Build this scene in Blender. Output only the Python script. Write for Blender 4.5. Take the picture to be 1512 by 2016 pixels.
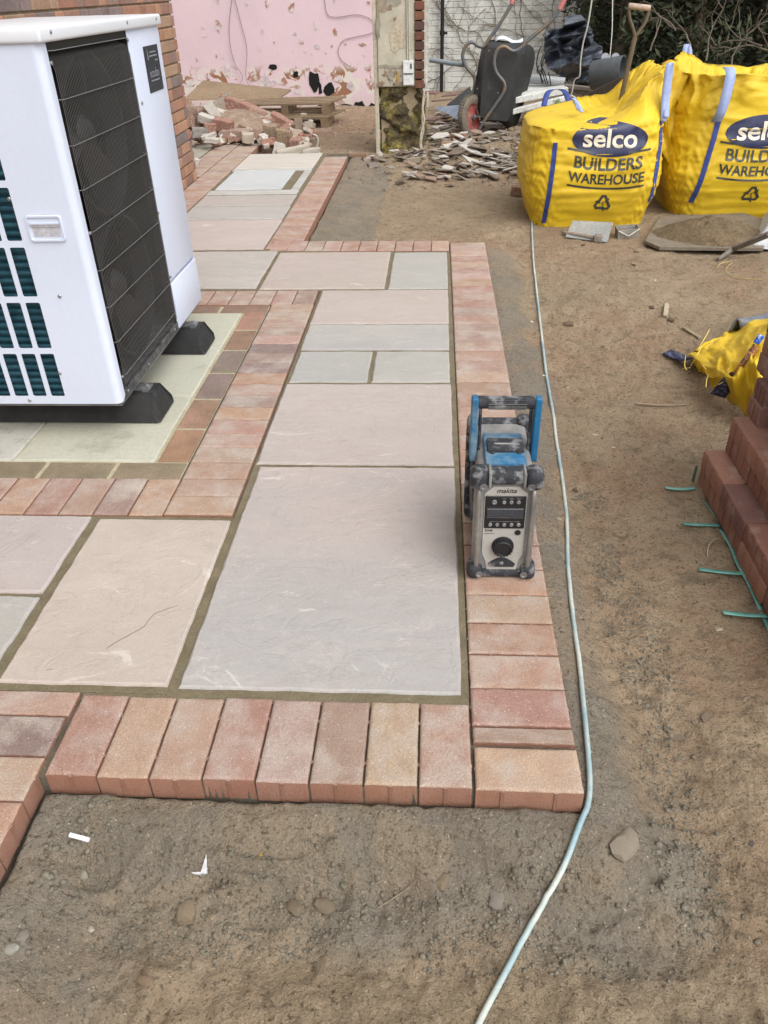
import bpy, bmesh, math, random
import numpy as np
from mathutils import Vector, Matrix
from mathutils.bvhtree import BVHTree
for o in list(bpy.data.objects): bpy.data.objects.remove(o)
sc = bpy.context.scene; COL = sc.collection
R = math.radians
# ---------------------------------------------------------------- camera
cam = bpy.data.cameras.new('camera'); co = bpy.data.objects.new('camera', cam); COL.objects.link(co); sc.camera = co
CP = Vector((-0.0841, -1.0967, 1.2520)); FPX = 1553.4
def _axes(p, y, r):
    cy, sy, cp, sp, cr, sr = math.cos(y), math.sin(y), math.cos(p), math.sin(p), math.cos(r), math.sin(r)
    f = Vector((sy*cp, cy*cp, -sp)); rt = Vector((cy, -sy, 0)); u = rt.cross(f)
    return cr*rt+sr*u, -sr*rt+cr*u, f
AR, AU, AF = _axes(0.589298, -0.0739777, -0.0305102)
co.matrix_world = Matrix(((AR.x, AU.x, -AF.x, CP.x), (AR.y, AU.y, -AF.y, CP.y), (AR.z, AU.z, -AF.z, CP.z), (0, 0, 0, 1)))
cam.sensor_fit = 'VERTICAL'; cam.sensor_height = 36; cam.lens = FPX/2016*36; cam.clip_end = 300; cam.clip_start = .02
# ---------------------------------------------------------------- light
SUN_EL, SUN_ROT = 52, 140
w = bpy.data.worlds.new('World'); sc.world = w; w.use_nodes = True
nt = w.node_tree; bg = nt.nodes['Background']
sky = nt.nodes.new('ShaderNodeTexSky'); sky.sky_type = 'NISHITA'; sky.sun_disc = False
sky.sun_elevation = R(SUN_EL); sky.sun_rotation = R(SUN_ROT); sky.dust_density = 3; sky.air_density = 1
hs = nt.nodes.new('ShaderNodeHueSaturation'); hs.inputs['Saturation'].default_value = .14
nt.links.new(sky.outputs[0], hs.inputs['Color']); nt.links.new(hs.outputs[0], bg.inputs[0]); bg.inputs[1].default_value = .125
sl = bpy.data.lights.new('sun', 'SUN'); sl.energy = .8; sl.angle = R(65); sl.color = (1, .97, .93)
so = bpy.data.objects.new('sun', sl); COL.objects.link(so)
_e, _a = R(SUN_EL), R(SUN_ROT)
sd = Vector((math.sin(_a)*math.cos(_e), math.cos(_a)*math.cos(_e), math.sin(_e)))
so.rotation_euler = sd.to_track_quat('Z', 'Y').to_euler()
sc.view_settings.view_transform = 'Standard'; sc.view_settings.look = 'None'; sc.view_settings.exposure = 1.12; sc.view_settings.gamma = 1
# ---------------------------------------------------------------- helpers
random.seed(7); rng = np.random.default_rng(7)
def _ray(px, py): return AR*((px-756)/FPX) - AU*((py-1008)/FPX) + AF
def at(px, py, z=0):
    d = _ray(px, py); return CP + d*((z-CP.z)/d.z)
def aty(px, py, Y):
    d = _ray(px, py); return CP + d*((Y-CP.y)/d.y)
def _h(ix, iy, s):
    n = (ix*374761393 + iy*668265263 + s*1442695041).astype(np.int64) & 0x7fffffff
    n = ((n ^ (n >> 13))*1274126177) & 0x7fffffff
    return ((n ^ (n >> 16)) & 0xffffff)/float(0xffffff)
def vnoise(x, y, s=0):
    x = np.asarray(x, float); y = np.asarray(y, float)
    ix = np.floor(x).astype(np.int64); iy = np.floor(y).astype(np.int64); fx = x-ix; fy = y-iy
    fx = fx*fx*(3-2*fx); fy = fy*fy*(3-2*fy)
    return (_h(ix, iy, s)*(1-fx)+_h(ix+1, iy, s)*fx)*(1-fy)+(_h(ix, iy+1, s)*(1-fx)+_h(ix+1, iy+1, s)*fx)*fy
def fbm(x, y, s=0, o=4):
    t = 0; a = .5
    for i in range(o): t = t+a*(vnoise(x*2**i, y*2**i, s+i*17)-.5); a *= .55
    return t
def sstep(t): t = np.clip(t, 0, 1); return t*t*(3-2*t)
def wloc(o):
    v = Vector((0, 0, 0))
    while o: v += o.location; o = o.parent
    return v
def thing(name, label, cat, loc=(0, 0, 0), group=None, kind=None):
    o = bpy.data.objects.new(name, None); COL.objects.link(o); o.location = loc; o.empty_display_size = .1
    return tag(o, label, cat, group, kind)
def tag(o, label=None, cat=None, group=None, kind=None):
    if label: o['label'] = label
    if cat: o['category'] = cat
    if group: o['group'] = group
    if kind: o['kind'] = kind
    return o
class MB:
    def __init__(s): s.v = []; s.f = []; s.a = []
    def add(s, vs, fs, col=None):
        n = len(s.v); s.v += [tuple(p) for p in vs]; s.f += [tuple(i+n for i in f) for f in fs]; s.a += [col]*len(vs); return s
    def box(s, c, size, rot=None, col=None):
        hx, hy, hz = size[0]/2, size[1]/2, size[2]/2
        vs = [Vector((x, y, z)) for x in (-hx, hx) for y in (-hy, hy) for z in (-hz, hz)]
        if rot is not None: vs = [rot @ v for v in vs]
        vs = [v+Vector(c) for v in vs]
        return s.add(vs, [(0, 1, 3, 2), (4, 6, 7, 5), (0, 4, 5, 1), (2, 3, 7, 6), (0, 2, 6, 4), (1, 5, 7, 3)], col)
    def rbox(s, c, size, b=.004, seg=2, rot=None, col=None):
        bm = bmesh.new(); bmesh.ops.create_cube(bm, size=1)
        for v in bm.verts: v.co = Vector((v.co.x*size[0], v.co.y*size[1], v.co.z*size[2]))
        bmesh.ops.bevel(bm, geom=list(bm.edges), offset=b, segments=seg, profile=.5, affect='EDGES')
        return s.frombm(bm, c, rot, col)
    def frombm(s, bm, c=(0, 0, 0), rot=None, col=None):
        bm.verts.index_update()
        vs = [(rot @ v.co if rot is not None else v.co)+Vector(c) for v in bm.verts]
        fs = [tuple(v.index for v in f.verts) for f in bm.faces]; bm.free(); return s.add(vs, fs, col)
    def bx2(s, x0, x1, y0, y1, z0, z1, b=0, col=None):
        c = ((x0+x1)/2, (y0+y1)/2, (z0+z1)/2); sz = (abs(x1-x0), abs(y1-y0), abs(z1-z0))
        return s.rbox(c, sz, b, col=col) if b else s.box(c, sz, col=col)
    def tube(s, pts, r, n=8, flat=1.0, col=None):
        pts = [Vector(p) for p in pts]; k = len(pts); rs = r if isinstance(r, (list, tuple)) else [r]*k
        vs = []; fs = []; t0 = (pts[1]-pts[0]).normalized(); nrm = t0.orthogonal().normalized()
        for i, p in enumerate(pts):
            t = (pts[min(i+1, k-1)]-pts[max(i-1, 0)]).normalized()
            nrm = (nrm - t*nrm.dot(t)); nrm = nrm.normalized() if nrm.length > 1e-6 else t.orthogonal().normalized()
            b = t.cross(nrm)
            for j in range(n):
                a = 2*math.pi*j/n; vs.append(p+nrm*math.cos(a)*rs[i]+b*math.sin(a)*rs[i]*flat)
        for i in range(k-1):
            for j in range(n): fs.append((i*n+j, i*n+(j+1) % n, (i+1)*n+(j+1) % n, (i+1)*n+j))
        fs.append(tuple(range(n-1, -1, -1))); fs.append(tuple((k-1)*n+j for j in range(n)))
        return s.add(vs, fs, col)
    def lathe(s, prof, c, axis=(0, 0, 1), n=24, col=None):
        ax = Vector(axis).normalized(); u = ax.orthogonal().normalized(); w_ = ax.cross(u); vs = []; fs = []; k = len(prof)
        for r, h in prof:
            for j in range(n):
                a = 2*math.pi*j/n; vs.append(Vector(c)+ax*h+(u*math.cos(a)+w_*math.sin(a))*r)
        for i in range(k-1):
            for j in range(n): fs.append((i*n+j, i*n+(j+1) % n, (i+1)*n+(j+1) % n, (i+1)*n+j))
        fs.append(tuple(range(n-1, -1, -1))); fs.append(tuple((k-1)*n+j for j in range(n)))
        return s.add(vs, fs, col)
    def prism(s, poly, d, col=None):   # poly: 3-D points of one face, d: thickness vector
        n = len(poly); d = Vector(d); vs = [Vector(p) for p in poly]+[Vector(p)+d for p in poly]
        fs = [tuple(range(n)), tuple(range(2*n-1, n-1, -1))]+[(i, i+n, (i+1) % n+n, (i+1) % n) for i in range(n)]
        return s.add(vs, fs, col)
    def grid(s, P, closed_u=False, flip=False, col=None):   # P: array [i][j] of points
        a = len(P); b = len(P[0]); vs = [p for row in P for p in row]; fs = []
        for i in range(a-1):
            for j in range(b if closed_u else b-1):
                q = (i*b+j, i*b+(j+1) % b, (i+1)*b+(j+1) % b, (i+1)*b+j); fs.append(q[::-1] if flip else q)
        return s.add(vs, fs, col)
    def build(s, name, m, parent=None, smooth=None, base=None, world=True):
        if parent is not None: off = wloc(parent) if world else Vector((0, 0, 0)); loc = Vector((0, 0, 0))
        else:
            xs = np.array(s.v); lo = xs.min(0); hi = xs.max(0)
            off = Vector(base) if base is not None else Vector(((lo[0]+hi[0])/2, (lo[1]+hi[1])/2, lo[2])); loc = off
        me = bpy.data.meshes.new(name); me.from_pydata([(p[0]-off[0], p[1]-off[1], p[2]-off[2]) for p in s.v], [], s.f)
        if any(c is not None for c in s.a):
            at_ = me.color_attributes.new('tint', 'FLOAT_COLOR', 'POINT')
            at_.data.foreach_set('color', [x for c in s.a for x in (tuple(c if c is not None else (.5, .5, .5))+(1,))])
        me.update()
        bm = bmesh.new(); bm.from_mesh(me); bmesh.ops.recalc_face_normals(bm, faces=bm.faces); bm.to_mesh(me); bm.free()
        o = bpy.data.objects.new(name, me); COL.objects.link(o); me.materials.append(m)
        o.location = loc
        if parent is not None: o.parent = parent
        if smooth is not None:
            me.shade_smooth(); me.set_sharp_from_angle(angle=R(smooth))
        return o
def dupe(o, loc, rot=(0, 0, 0), scale=(1, 1, 1), color=None, label=None, group=None):
    c = o.copy(); COL.objects.link(c); c.location = loc; c.rotation_euler = rot; c.scale = scale
    if color: c.color = tuple(color)+(1,)
    if label: c['label'] = label
    if group: c['group'] = group
    return c
# ---------------------------------------------------------------- materials
def mat(name, c1, c2=None, scale=6, rough=.8, bump=.25, bscale=80, bdist=.002, metal=0, src=None, contrast=(.35, .65),
        fine=.25, fscale=None, spots=None, stretch=None, c3=None, s3=2.0, t3=(.55, .7), spec=.5, coat=0, trans=0):
    m = bpy.data.materials.new(name); m.use_nodes = True; n = m.node_tree.nodes; l = m.node_tree.links; b = n['Principled BSDF']
    b.inputs['Roughness'].default_value = rough; b.inputs['Metallic'].default_value = metal
    b.inputs['Specular IOR Level'].default_value = spec; b.inputs['Coat Weight'].default_value = coat
    tc = n.new('ShaderNodeTexCoord'); oi = n.new('ShaderNodeObjectInfo')
    ml = n.new('ShaderNodeMath'); ml.operation = 'MULTIPLY'; ml.inputs[1].default_value = 37.0; l.new(oi.outputs['Random'], ml.inputs[0])
    va = n.new('ShaderNodeVectorMath'); va.operation = 'ADD'; l.new(tc.outputs['Object'], va.inputs[0]); l.new(ml.outputs[0], va.inputs[1])
    vec = va.outputs[0]
    if stretch:
        mp = n.new('ShaderNodeMapping'); mp.inputs['Scale'].default_value = stretch; l.new(vec, mp.inputs[0]); vec = mp.outputs[0]
    def noise(sc_, det=6, ro=.6):
        t = n.new('ShaderNodeTexNoise'); t.inputs['Scale'].default_value = sc_; t.inputs['Detail'].default_value = det; t.inputs['Roughness'].default_value = ro
        l.new(vec, t.inputs['Vector']); return t.outputs['Fac']
    def ramp(x, lo, hi):
        r = n.new('ShaderNodeMapRange'); r.inputs[1].default_value = lo; r.inputs[2].default_value = hi; l.new(x, r.inputs[0]); return r.outputs[0]
    def mix(f, A, B, bt='MIX'):
        x = n.new('ShaderNodeMix'); x.data_type = 'RGBA'; x.blend_type = bt
        if isinstance(f, float): x.inputs[0].default_value = f
        else: l.new(f, x.inputs[0])
        for k, q in ((6, A), (7, B)):
            if isinstance(q, tuple): x.inputs[k].default_value = q+(1,) if len(q) == 3 else q
            else: l.new(q, x.inputs[k])
        return x.outputs[2]
    if src == 'obj': base = oi.outputs['Color']
    elif src == 'tint':
        a = n.new('ShaderNodeAttribute'); a.attribute_name = 'tint'; base = a.outputs['Color']
    else: base = tuple(c1)
    if src and c1 is not None: base = mix(1.0, base, tuple(c1), 'MULTIPLY')
    if c2 is not None:
        if src: c2o = mix(1.0, base, tuple(c2), 'MULTIPLY')
        else: c2o = tuple(c2)
        base = mix(ramp(noise(scale), *contrast), base, c2o)
    if c3 is not None: base = mix(ramp(noise(s3, 8, .65), *t3), base, tuple(c3))
    fn = noise(fscale or bscale, 5, .7)
    if fine:
        v = n.new('ShaderNodeMapRange'); v.inputs[1].default_value = .3; v.inputs[2].default_value = .7; v.inputs[3].default_value = 1-fine; v.inputs[4].default_value = 1+fine
        l.new(fn, v.inputs[0]); cb = n.new('ShaderNodeCombineColor'); [l.new(v.outputs[0], cb.inputs[i]) for i in range(3)]
        base = mix(1.0, base, cb.outputs[0], 'MULTIPLY')
    if spots:   # (colour, scale, threshold)
        vo = n.new('ShaderNodeTexVoronoi'); vo.inputs['Scale'].default_value = spots[1]; l.new(vec, vo.inputs['Vector'])
        r_ = ramp(vo.outputs['Distance'], spots[2], spots[2]*.6); base = mix(r_, base, tuple(spots[0]))
    if isinstance(base, tuple): b.inputs['Base Color'].default_value = base+(1,) if len(base) == 3 else base
    else: l.new(base, b.inputs['Base Color'])
    if bump:
        bp = n.new('ShaderNodeBump'); bp.inputs['Strength'].default_value = bump; bp.inputs['Distance'].default_value = bdist
        l.new(noise(bscale, 6, .65), bp.inputs['Height']); l.new(bp.outputs[0], b.inputs['Normal'])
    return m
WHITE = mat('white_painted_steel', (.575, .625, .75), (.55, .60, .72), 3, .35, .03, 60, fine=.02)
WHITEL = mat('white_lid_steel', (.62, .64, .68), None, 3, .4, .03, 60, fine=.02)
BLACK = mat('black_plastic', (.008, .008, .010), None, 5, .5, .1, 90, fine=.1)
DARKIN = mat('dark_interior', (.006, .006, .007), None, 5, .8, 0, fine=0)
RUBBER = mat('black_rubber', (.010, .010, .011), (.02, .02, .02), 14, .75, .35, 160, c3=(.06, .06, .058), s3=9, t3=(.62, .8))
GALV = mat('dull_metal', (.30, .31, .32), (.20, .21, .22), 20, .4, .1, 80, metal=.7, fine=.1)
WIRE = mat('grille_wire', (.075, .072, .068), None, 5, .45, 0, fine=0)
FIN = mat('teal_coil_fins', (.015, .065, .095), (.04, .12, .16), 20, .35, .1, 100, metal=.4, fine=.1)
COPPER = mat('aged_copper', (.12, .06, .04), None, 5, .4, 0, metal=.6, fine=.1)
PAVER = mat('paver_clay', None, (.86, .80, .78), 22, .9, .9, 190, .003, src='obj', c3=(.40, .345, .30), s3=9, t3=(.44, .72), fine=.30, fscale=300, spots=((.52, .47, .41), 90, .13))
def sides(m, col):   # mixes a darker, redder colour into faces turned sideways
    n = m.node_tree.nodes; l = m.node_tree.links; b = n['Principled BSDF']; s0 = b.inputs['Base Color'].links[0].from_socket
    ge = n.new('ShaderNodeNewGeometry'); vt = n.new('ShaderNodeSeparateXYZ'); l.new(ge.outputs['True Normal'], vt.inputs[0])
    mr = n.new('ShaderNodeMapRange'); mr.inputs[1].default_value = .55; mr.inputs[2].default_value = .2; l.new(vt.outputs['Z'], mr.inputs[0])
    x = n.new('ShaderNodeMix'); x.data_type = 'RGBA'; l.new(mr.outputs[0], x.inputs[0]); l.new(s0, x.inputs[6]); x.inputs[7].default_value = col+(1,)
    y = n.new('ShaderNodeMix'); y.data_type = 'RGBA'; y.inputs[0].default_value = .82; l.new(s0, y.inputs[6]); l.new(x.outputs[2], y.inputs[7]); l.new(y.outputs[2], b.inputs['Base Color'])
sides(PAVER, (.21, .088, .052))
DARKBR = mat('dark_edging_brick', None, (.7, .72, .68), 9, .8, .5, 130, .002, src='obj', c3=(.18, .16, .10), s3=8, t3=(.55, .75), fine=.3, fscale=200)
BED = mat('dark_joint_bed', (.07, .058, .04), (.12, .10, .07), 20, .95, .6, 120, .004)
MORTAR = mat('olive_sand_mortar', (.125, .102, .06), (.175, .145, .09), 14, .95, .8, 140, .004, fine=.3, fscale=220)
LIMEM = mat('pale_buff_mortar', (.42, .37, .26), (.33, .30, .2), 14, .95, .6, 140, .004)
BRICKW = mat('wall_brick', None, (.8, .78, .8), 12, .88, .6, 120, .004, src='tint', c3=(.34, .27, .2), s3=14, t3=(.6, .8))
WALLM = mat('wall_mortar', (.33, .26, .17), (.27, .22, .15), 20, .95, .6, 150, .003)
PAINTBR = mat('white_painted_brick', (.66, .67, .64), (.54, .55, .51), 3, .75, .7, 45, .006, c3=(.28, .29, .23), s3=4, t3=(.56, .75), fine=.12)
PALLB = mat('brown_paver', None, (.8, .78, .78), 12, .85, .5, 200, .0015, src='obj', fine=.2, fscale=260, c3=(.40, .32, .28), s3=9, t3=(.55, .78))
YEL = mat('yellow_woven_plastic', (.66, .45, .012), (.56, .37, .012), 4, .6, .3, 22, .006, fine=.04, c3=(.36, .25, .05), s3=7, t3=(.60, .82))
NAVY = mat('navy_print', (.012, .016, .06), (.03, .035, .09), 14, .45, .05, 40, fine=.1)
CREAM = mat('cream_print', (.72, .66, .52), None, 5, .5, 0, fine=.05)
BLACKP = mat('black_print', (.02, .025, .03), (.06, .06, .04), 12, .5, 0, fine=.1)
STRAPB = mat('blue_webbing', (.02, .04, .19), (.035, .06, .25), 30, .7, .3, 300, fine=.2)
STRAPL = mat('pale_blue_webbing', (.25, .32, .55), (.32, .38, .6), 30, .7, .3, 300, fine=.15)
STRAPD = mat('dark_navy_webbing', (.012, .015, .045), (.10, .11, .19), 60, .75, .3, 300, contrast=(.5, .6), stretch=(1, .2, 1))
GREEN = mat('green_strapping', (.08, .26, .22), (.17, .38, .33), 18, .45, .15, 90, fine=.15)
CABLE = mat('dusty_blue_cable', (.22, .33, .37), (.46, .49, .44), 5, .55, .1, 90, fine=.12, contrast=(.4, .6))
WOOD = mat('weathered_wood', None, (.75, .72, .68), 9, .85, .5, 60, .003, src='obj', stretch=(1, 1, 1), fine=.25)
STONE = mat('stone', None, (.8, .78, .75), 14, .9, .6, 70, .004, src='obj', fine=.25, fscale=160)
SOILC = mat('soil_crumb', (.25, .19, .125), (.13, .10, .065), 60, .95, .4, 200, .002)
GREYC = mat('mortar_crumb', (.185, .165, .125), (.095, .082, .06), 60, .95, .4, 200, .002)
PINK = None
# ---------------------------------------------------------------- terrain
RECTS = [(-9, .2, -.155, 3.62), (-9, -.865, 3.4, 6.62), (-9, -.84, -9, 0), (-9, -1.79, 6.5, 7.38)]
def pdist(x, y):
    d = 1e9
    for a, b, c, e in RECTS:
        dx = np.maximum(np.maximum(a-x, x-b), 0); dy = np.maximum(np.maximum(c-y, y-e), 0); d = np.minimum(d, np.hypot(dx, dy))
    return d
def bump2(x, y, cx, cy, rx, ry, h): return h*np.exp(-((x-cx)/rx)**2-((y-cy)/ry)**2)
def hw(x, y):
    wide = sstep((y-3.3)/.5)*sstep((-.2-x)/.4)*sstep((6.7-y)/.6)
    return .15+.05*vnoise(x*4, y*4, 5)+.22*wide+.10*sstep((y-1.0)/.8)*sstep((x-.1)/.1)
def ground_z(x, y):
    x = np.asarray(x, float); y = np.asarray(y, float); d = pdist(x, y)
    z = -.118+.03*fbm(x*.9, y*.9, 3, 3)+.026*fbm(x*4.5, y*4.5, 9, 4)+.012*fbm(x*20, y*20, 21, 4)-.012*sstep((vnoise(x*3.2, y*3.2, 88)-.62)/.12)
    rdg = 1-np.abs(2*vnoise(x*7, y*22+3*vnoise(x*5, y*5, 4), 44)-1); z = z+(.030*rdg**3-.008)*np.exp(-((y+.25)/.09)**2)*(x > -.84)
    rd2 = 1-np.abs(2*vnoise(x*17, y*17, 45)-1); z = z+.007*(rd2**2-.3)*(y < 3)
    z = z+sstep((y-5.4)/1.6)*.03
    z = z+.005*(vnoise(x*70, y*70, 61)-.5)*np.where(y < 2.5, 1, 0)+.006*np.maximum(vnoise(x*38, y*38, 62)-.6, 0)*3*(vnoise(x*3, y*3, 63) > .45)
    z = z+bump2(x, y, .35, 7.5, .7, .8, .05)+bump2(x, y, -2.5, 7.9, .9, .6, .16)+bump2(x, y, 1.25, 7.3, .55, .8, .12)+bump2(x, y, 2.2, 8.6, 1.4, 1.2, .22)
    z = z+bump2(x, y, 2.1, 3.1, .5, .5, .05)
    z = z - .018*np.exp(-((d-.24)/.07)**2)*sstep((.4-y)/.4)
    W = hw(x, y); t = sstep(d/W)
    rough = .008*fbm(x*30, y*30, 55, 4)+.012*fbm(x*9, y*16, 77, 3)
    z = (-.047+rough*.4)*(1-t)+(z+rough*(1-sstep((d-W)/.2)))*t
    foot = np.exp(-((d-W*1.0)/.07)**2)*sstep((1.0-y)/.8)
    z = z+foot*(.020*np.maximum(vnoise(x*14, y*14, 31)-.45, 0)+.012*fbm(x*45, y*45, 12, 2))
    z = z+np.exp(-(d/.03)**2)*(.020*(vnoise(x*11, y*11, 19)-.55)+.010*(vnoise(x*45, y*45, 18)-.5))
    z = z+np.exp(-((d-.09)/.05)**2)*.010*(1-np.abs(2*vnoise(x*24, y*24, 17)-1))*(y < 1)
    return np.where(d < .004, -.35, z)
def gz(x, y): return float(ground_z(np.array([x]), np.array([y]))[0])
def ground_grid(xs, ys, name):
    X, Y = np.meshgrid(xs, ys); Z = ground_z(X, Y); a, b = X.shape
    me = bpy.data.meshes.new(name)
    V = np.stack([X, Y, Z], -1).reshape(-1, 3)
    i = np.arange((a-1)*b).reshape(a-1, b)[:, :-1].ravel(); F = np.stack([i, i+1, i+b+1, i+b], -1)
    me.vertices.add(len(V)); me.vertices.foreach_set('co', V.ravel())
    me.loops.add(F.size); me.loops.foreach_set('vertex_index', F.ravel().astype(np.int32))
    me.polygons.add(len(F)); me.polygons.foreach_set('loop_start', np.arange(0, F.size, 4, dtype=np.int32))
    me.polygons.foreach_set('loop_total', np.full(len(F), 4, dtype=np.int32)); me.update(calc_edges=True); me.validate()
    d = pdist(X, Y); W = hw(X, Y)
    front = sstep((-.12-Y)/.05); wf = .25+.35*vnoise(X*6, Y*6, 8)+front*.62+.6*sstep((Y-3.3)/.5)*sstep((-.2-X)/.4)
    hm = .9*(1-sstep((d-W*wf)/(.07+.06*vnoise(X*3, Y*3, 4))))*(.55+.45*sstep((fbm(X*9, Y*9, 71, 4)+.12)*5))
    # trampled grey spill of mortar at the near corner
    hm = np.maximum(hm, .75*np.exp(-((X-.02)/.22)**2-((Y+.30)/.08)**2)); hm = np.maximum(hm, .5*np.exp(-((X-.30)/.1)**2-((Y+.2)/.14)**2))
    ca = me.color_attributes.new('tint', 'FLOAT_COLOR', 'POINT')
    red = sstep((fbm(X*1.3, Y*1.3, 40, 3)-.02)*5)*.6
    red = np.maximum(red, np.exp(-((X+1.1)/1.0)**2-((Y-8.9)/1.3)**2))
    C = np.stack([hm, red, np.zeros_like(hm), np.ones_like(hm)], -1).reshape(-1); ca.data.foreach_set('color', C.ravel())
    me.shade_smooth(); o = bpy.data.objects.new(name, me); COL.objects.link(o); return o
def ground_mat():
    m = bpy.data.materials.new('trampled_soil'); m.use_nodes = True; n = m.node_tree.nodes; l = m.node_tree.links; b = n['Principled BSDF']
    b.inputs['Roughness'].default_value = .95; b.inputs['Specular IOR Level'].default_value = .2
    tc = n.new('ShaderNodeTexCoord'); a = n.new('ShaderNodeAttribute'); a.attribute_name = 'tint'
    sp = n.new('ShaderNodeSeparateColor'); l.new(a.outputs['Color'], sp.inputs[0])
    def noise(s, d=6, r=.6):
        t = n.new('ShaderNodeTexNoise'); t.inputs['Scale'].default_value = s; t.inputs['Detail'].default_value = d; t.inputs['Roughness'].default_value = r
        l.new(tc.outputs['Object'], t.inputs['Vector']); return t.outputs['Fac']
    def rng_(x, lo, hi, a_=0, b_=1):
        r = n.new('ShaderNodeMapRange'); r.inputs[1].default_value = lo; r.inputs[2].default_value = hi; r.inputs[3].default_value = a_; r.inputs[4].default_value = b_; l.new(x, r.inputs[0]); return r.outputs[0]
    def mix(f, A, B, bt='MIX'):
        x = n.new('ShaderNodeMix'); x.data_type = 'RGBA'; x.blend_type = bt
        if isinstance(f, float): x.inputs[0].default_value = f
        else: l.new(f, x.inputs[0])
        for k, q in ((6, A), (7, B)):
            if isinstance(q, tuple): x.inputs[k].default_value = q+(1,)
            else: l.new(q, x.inputs[k])
        return x.outputs[2]
    c = mix(rng_(noise(3.5), .35, .65), (.39, .30, .20), (.31, .235, .155))
    rm = n.new('ShaderNodeMath'); rm.operation = 'MULTIPLY'; l.new(sp.outputs[1], rm.inputs[0]); l.new(rng_(noise(7), .35, .6), rm.inputs[1])
    c = mix(rm.outputs[0], c, (.33, .205, .13))
    c = mix(rng_(noise(18), .52, .75), c, (.17, .13, .085))
    g = mix(rng_(noise(9), .35, .65), (.195, .172, .138), (.265, .238, .195))
    c = mix(sp.outputs[0], c, g)
    c = mix(rng_(noise(90, 3), .57, .70, 0, .9), c, (.10, .076, .05))
    c = mix(rng_(noise(210, 3), .56, .68, 0, .8), c, (.10, .078, .05))
    c = mix(rng_(noise(150, 3), .56, .72, 0, .7), c, (.42, .34, .24))
    vo = n.new('ShaderNodeTexVoronoi'); vo.inputs['Scale'].default_value = 42; l.new(tc.outputs['Object'], vo.inputs['Vector'])
    c = mix(rng_(vo.outputs['Distance'], .09, .06), c, (.5, .43, .32))
    l.new(c, b.inputs['Base Color'])
    ad = n.new('ShaderNodeMath'); ad.operation = 'MULTIPLY_ADD'; l.new(noise(260, 4, .7), ad.inputs[0]); ad.inputs[1].default_value = .35; l.new(noise(60, 6, .65), ad.inputs[2])
    bp = n.new('ShaderNodeBump'); bp.inputs['Strength'].default_value = 1; bp.inputs['Distance'].default_value = .021; l.new(ad.outputs[0], bp.inputs['Height']); l.new(bp.outputs[0], b.inputs['Normal'])
    return m
def seq(stops):
    out = []
    for a, b, s in stops: out += list(np.arange(a, b-1e-9, s))
    return np.array(out+[stops[-1][1]])
gx_ = seq([(-40, -5, 5), (-5, -1.6, .2), (-1.6, -1.0, .04), (-1.0, 1.1, .006), (1.1, 2.6, .02), (2.6, 6, .1), (6, 40, 4)])
gy_ = seq([(-6, -.9, .3), (-.9, 1.0, .006), (1.0, 2.6, .012), (2.6, 5, .02), (5, 9, .03), (9, 13, .1), (13, 60, 4)])
g = ground_grid(gx_, gy_, 'ground'); g.data.materials.append(ground_mat()); tag(g, kind='structure')
# loose crumbs of soil and mortar
def crumbs(name, m, pts, smin, smax, label):
    ico = bmesh.new(); bmesh.ops.create_icosphere(ico, subdivisions=1, radius=1); bv = np.array([v.co[:] for v in ico.verts]); bf = np.array([[v.index for v in f.verts] for f in ico.faces]); ico.free()
    N = len(pts); s = smin+(smax-smin)*rng.random(N)**4; V = bv[None]*(.42+.85*rng.random((N, len(bv), 1)))*(s[:, None, None]*np.stack([.8+.5*rng.random(N), .8+.5*rng.random(N), .5+.4*rng.random(N)], -1)[:, None, :])
    V = V+np.array(pts)[:, None, :]; F = bf[None]+(np.arange(N)*len(bv))[:, None, None]
    me = bpy.data.meshes.new(name); V = V.reshape(-1, 3); F = F.reshape(-1, 3)
    me.vertices.add(len(V)); me.vertices.foreach_set('co', V.ravel()); me.loops.add(F.size); me.loops.foreach_set('vertex_index', F.ravel().astype(np.int32))
    me.polygons.add(len(F)); me.polygons.foreach_set('loop_start', np.arange(0, F.size, 3, dtype=np.int32)); me.polygons.foreach_set('loop_total', np.full(len(F), 3, dtype=np.int32)); me.update(calc_edges=True)
    me.materials.append(m); o = bpy.data.objects.new(name, me); COL.objects.link(o); tag(o, label, 'soil crumbs', kind='stuff'); return o
def scatter(N, x0, x1, y0, y1, keep):
    x = x0+(x1-x0)*rng.random(N); y = y0+(y1-y0)*rng.random(N); k = keep(x, y) > rng.random(N); x = x[k]; y = y[k]
    d = pdist(x, y); k = d > .012; x = x[k]; y = y[k]; return np.stack([x, y, ground_z(x, y)], -1)
foot = lambda x, y: np.exp(-((pdist(x, y)-hw(x, y)-.04)/.06)**2)*(vnoise(x*7, y*7, 66) > .42)*.9+.02
p1 = scatter(70000, -.95, .75, -.42, 1.1, foot); p1b = scatter(16000, .1, .9, 1.1, 4.2, lambda x, y: foot(x, y)*.25)
crumbs('mortar_crumbs', GREYC, np.concatenate([p1, p1b]), .0010, .0062, 'loose grey crumbs of mortar along the foot of the patio edge')
cl = lambda x, y: (np.exp(-((y+.285-.02*np.sin(x*9))/.035)**2)*(x > -.5)*(x < .42)*(vnoise(x*8, y*8, 14) > .35)+np.exp(-((x+.74)/.06)**2-((y+.24)/.12)**2)+.6*np.exp(-((x-.36)/.07)**2-((y+.22)/.1)**2))
p5 = scatter(9000, -.95, .5, -.5, -.12, lambda x, y: np.minimum(cl(x, y), 1)*.8)
crumbs('mortar_clods', GREYC, p5, .002, .0085, 'coarse grey clods of bedding mortar below the near front edge of the patio')
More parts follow.
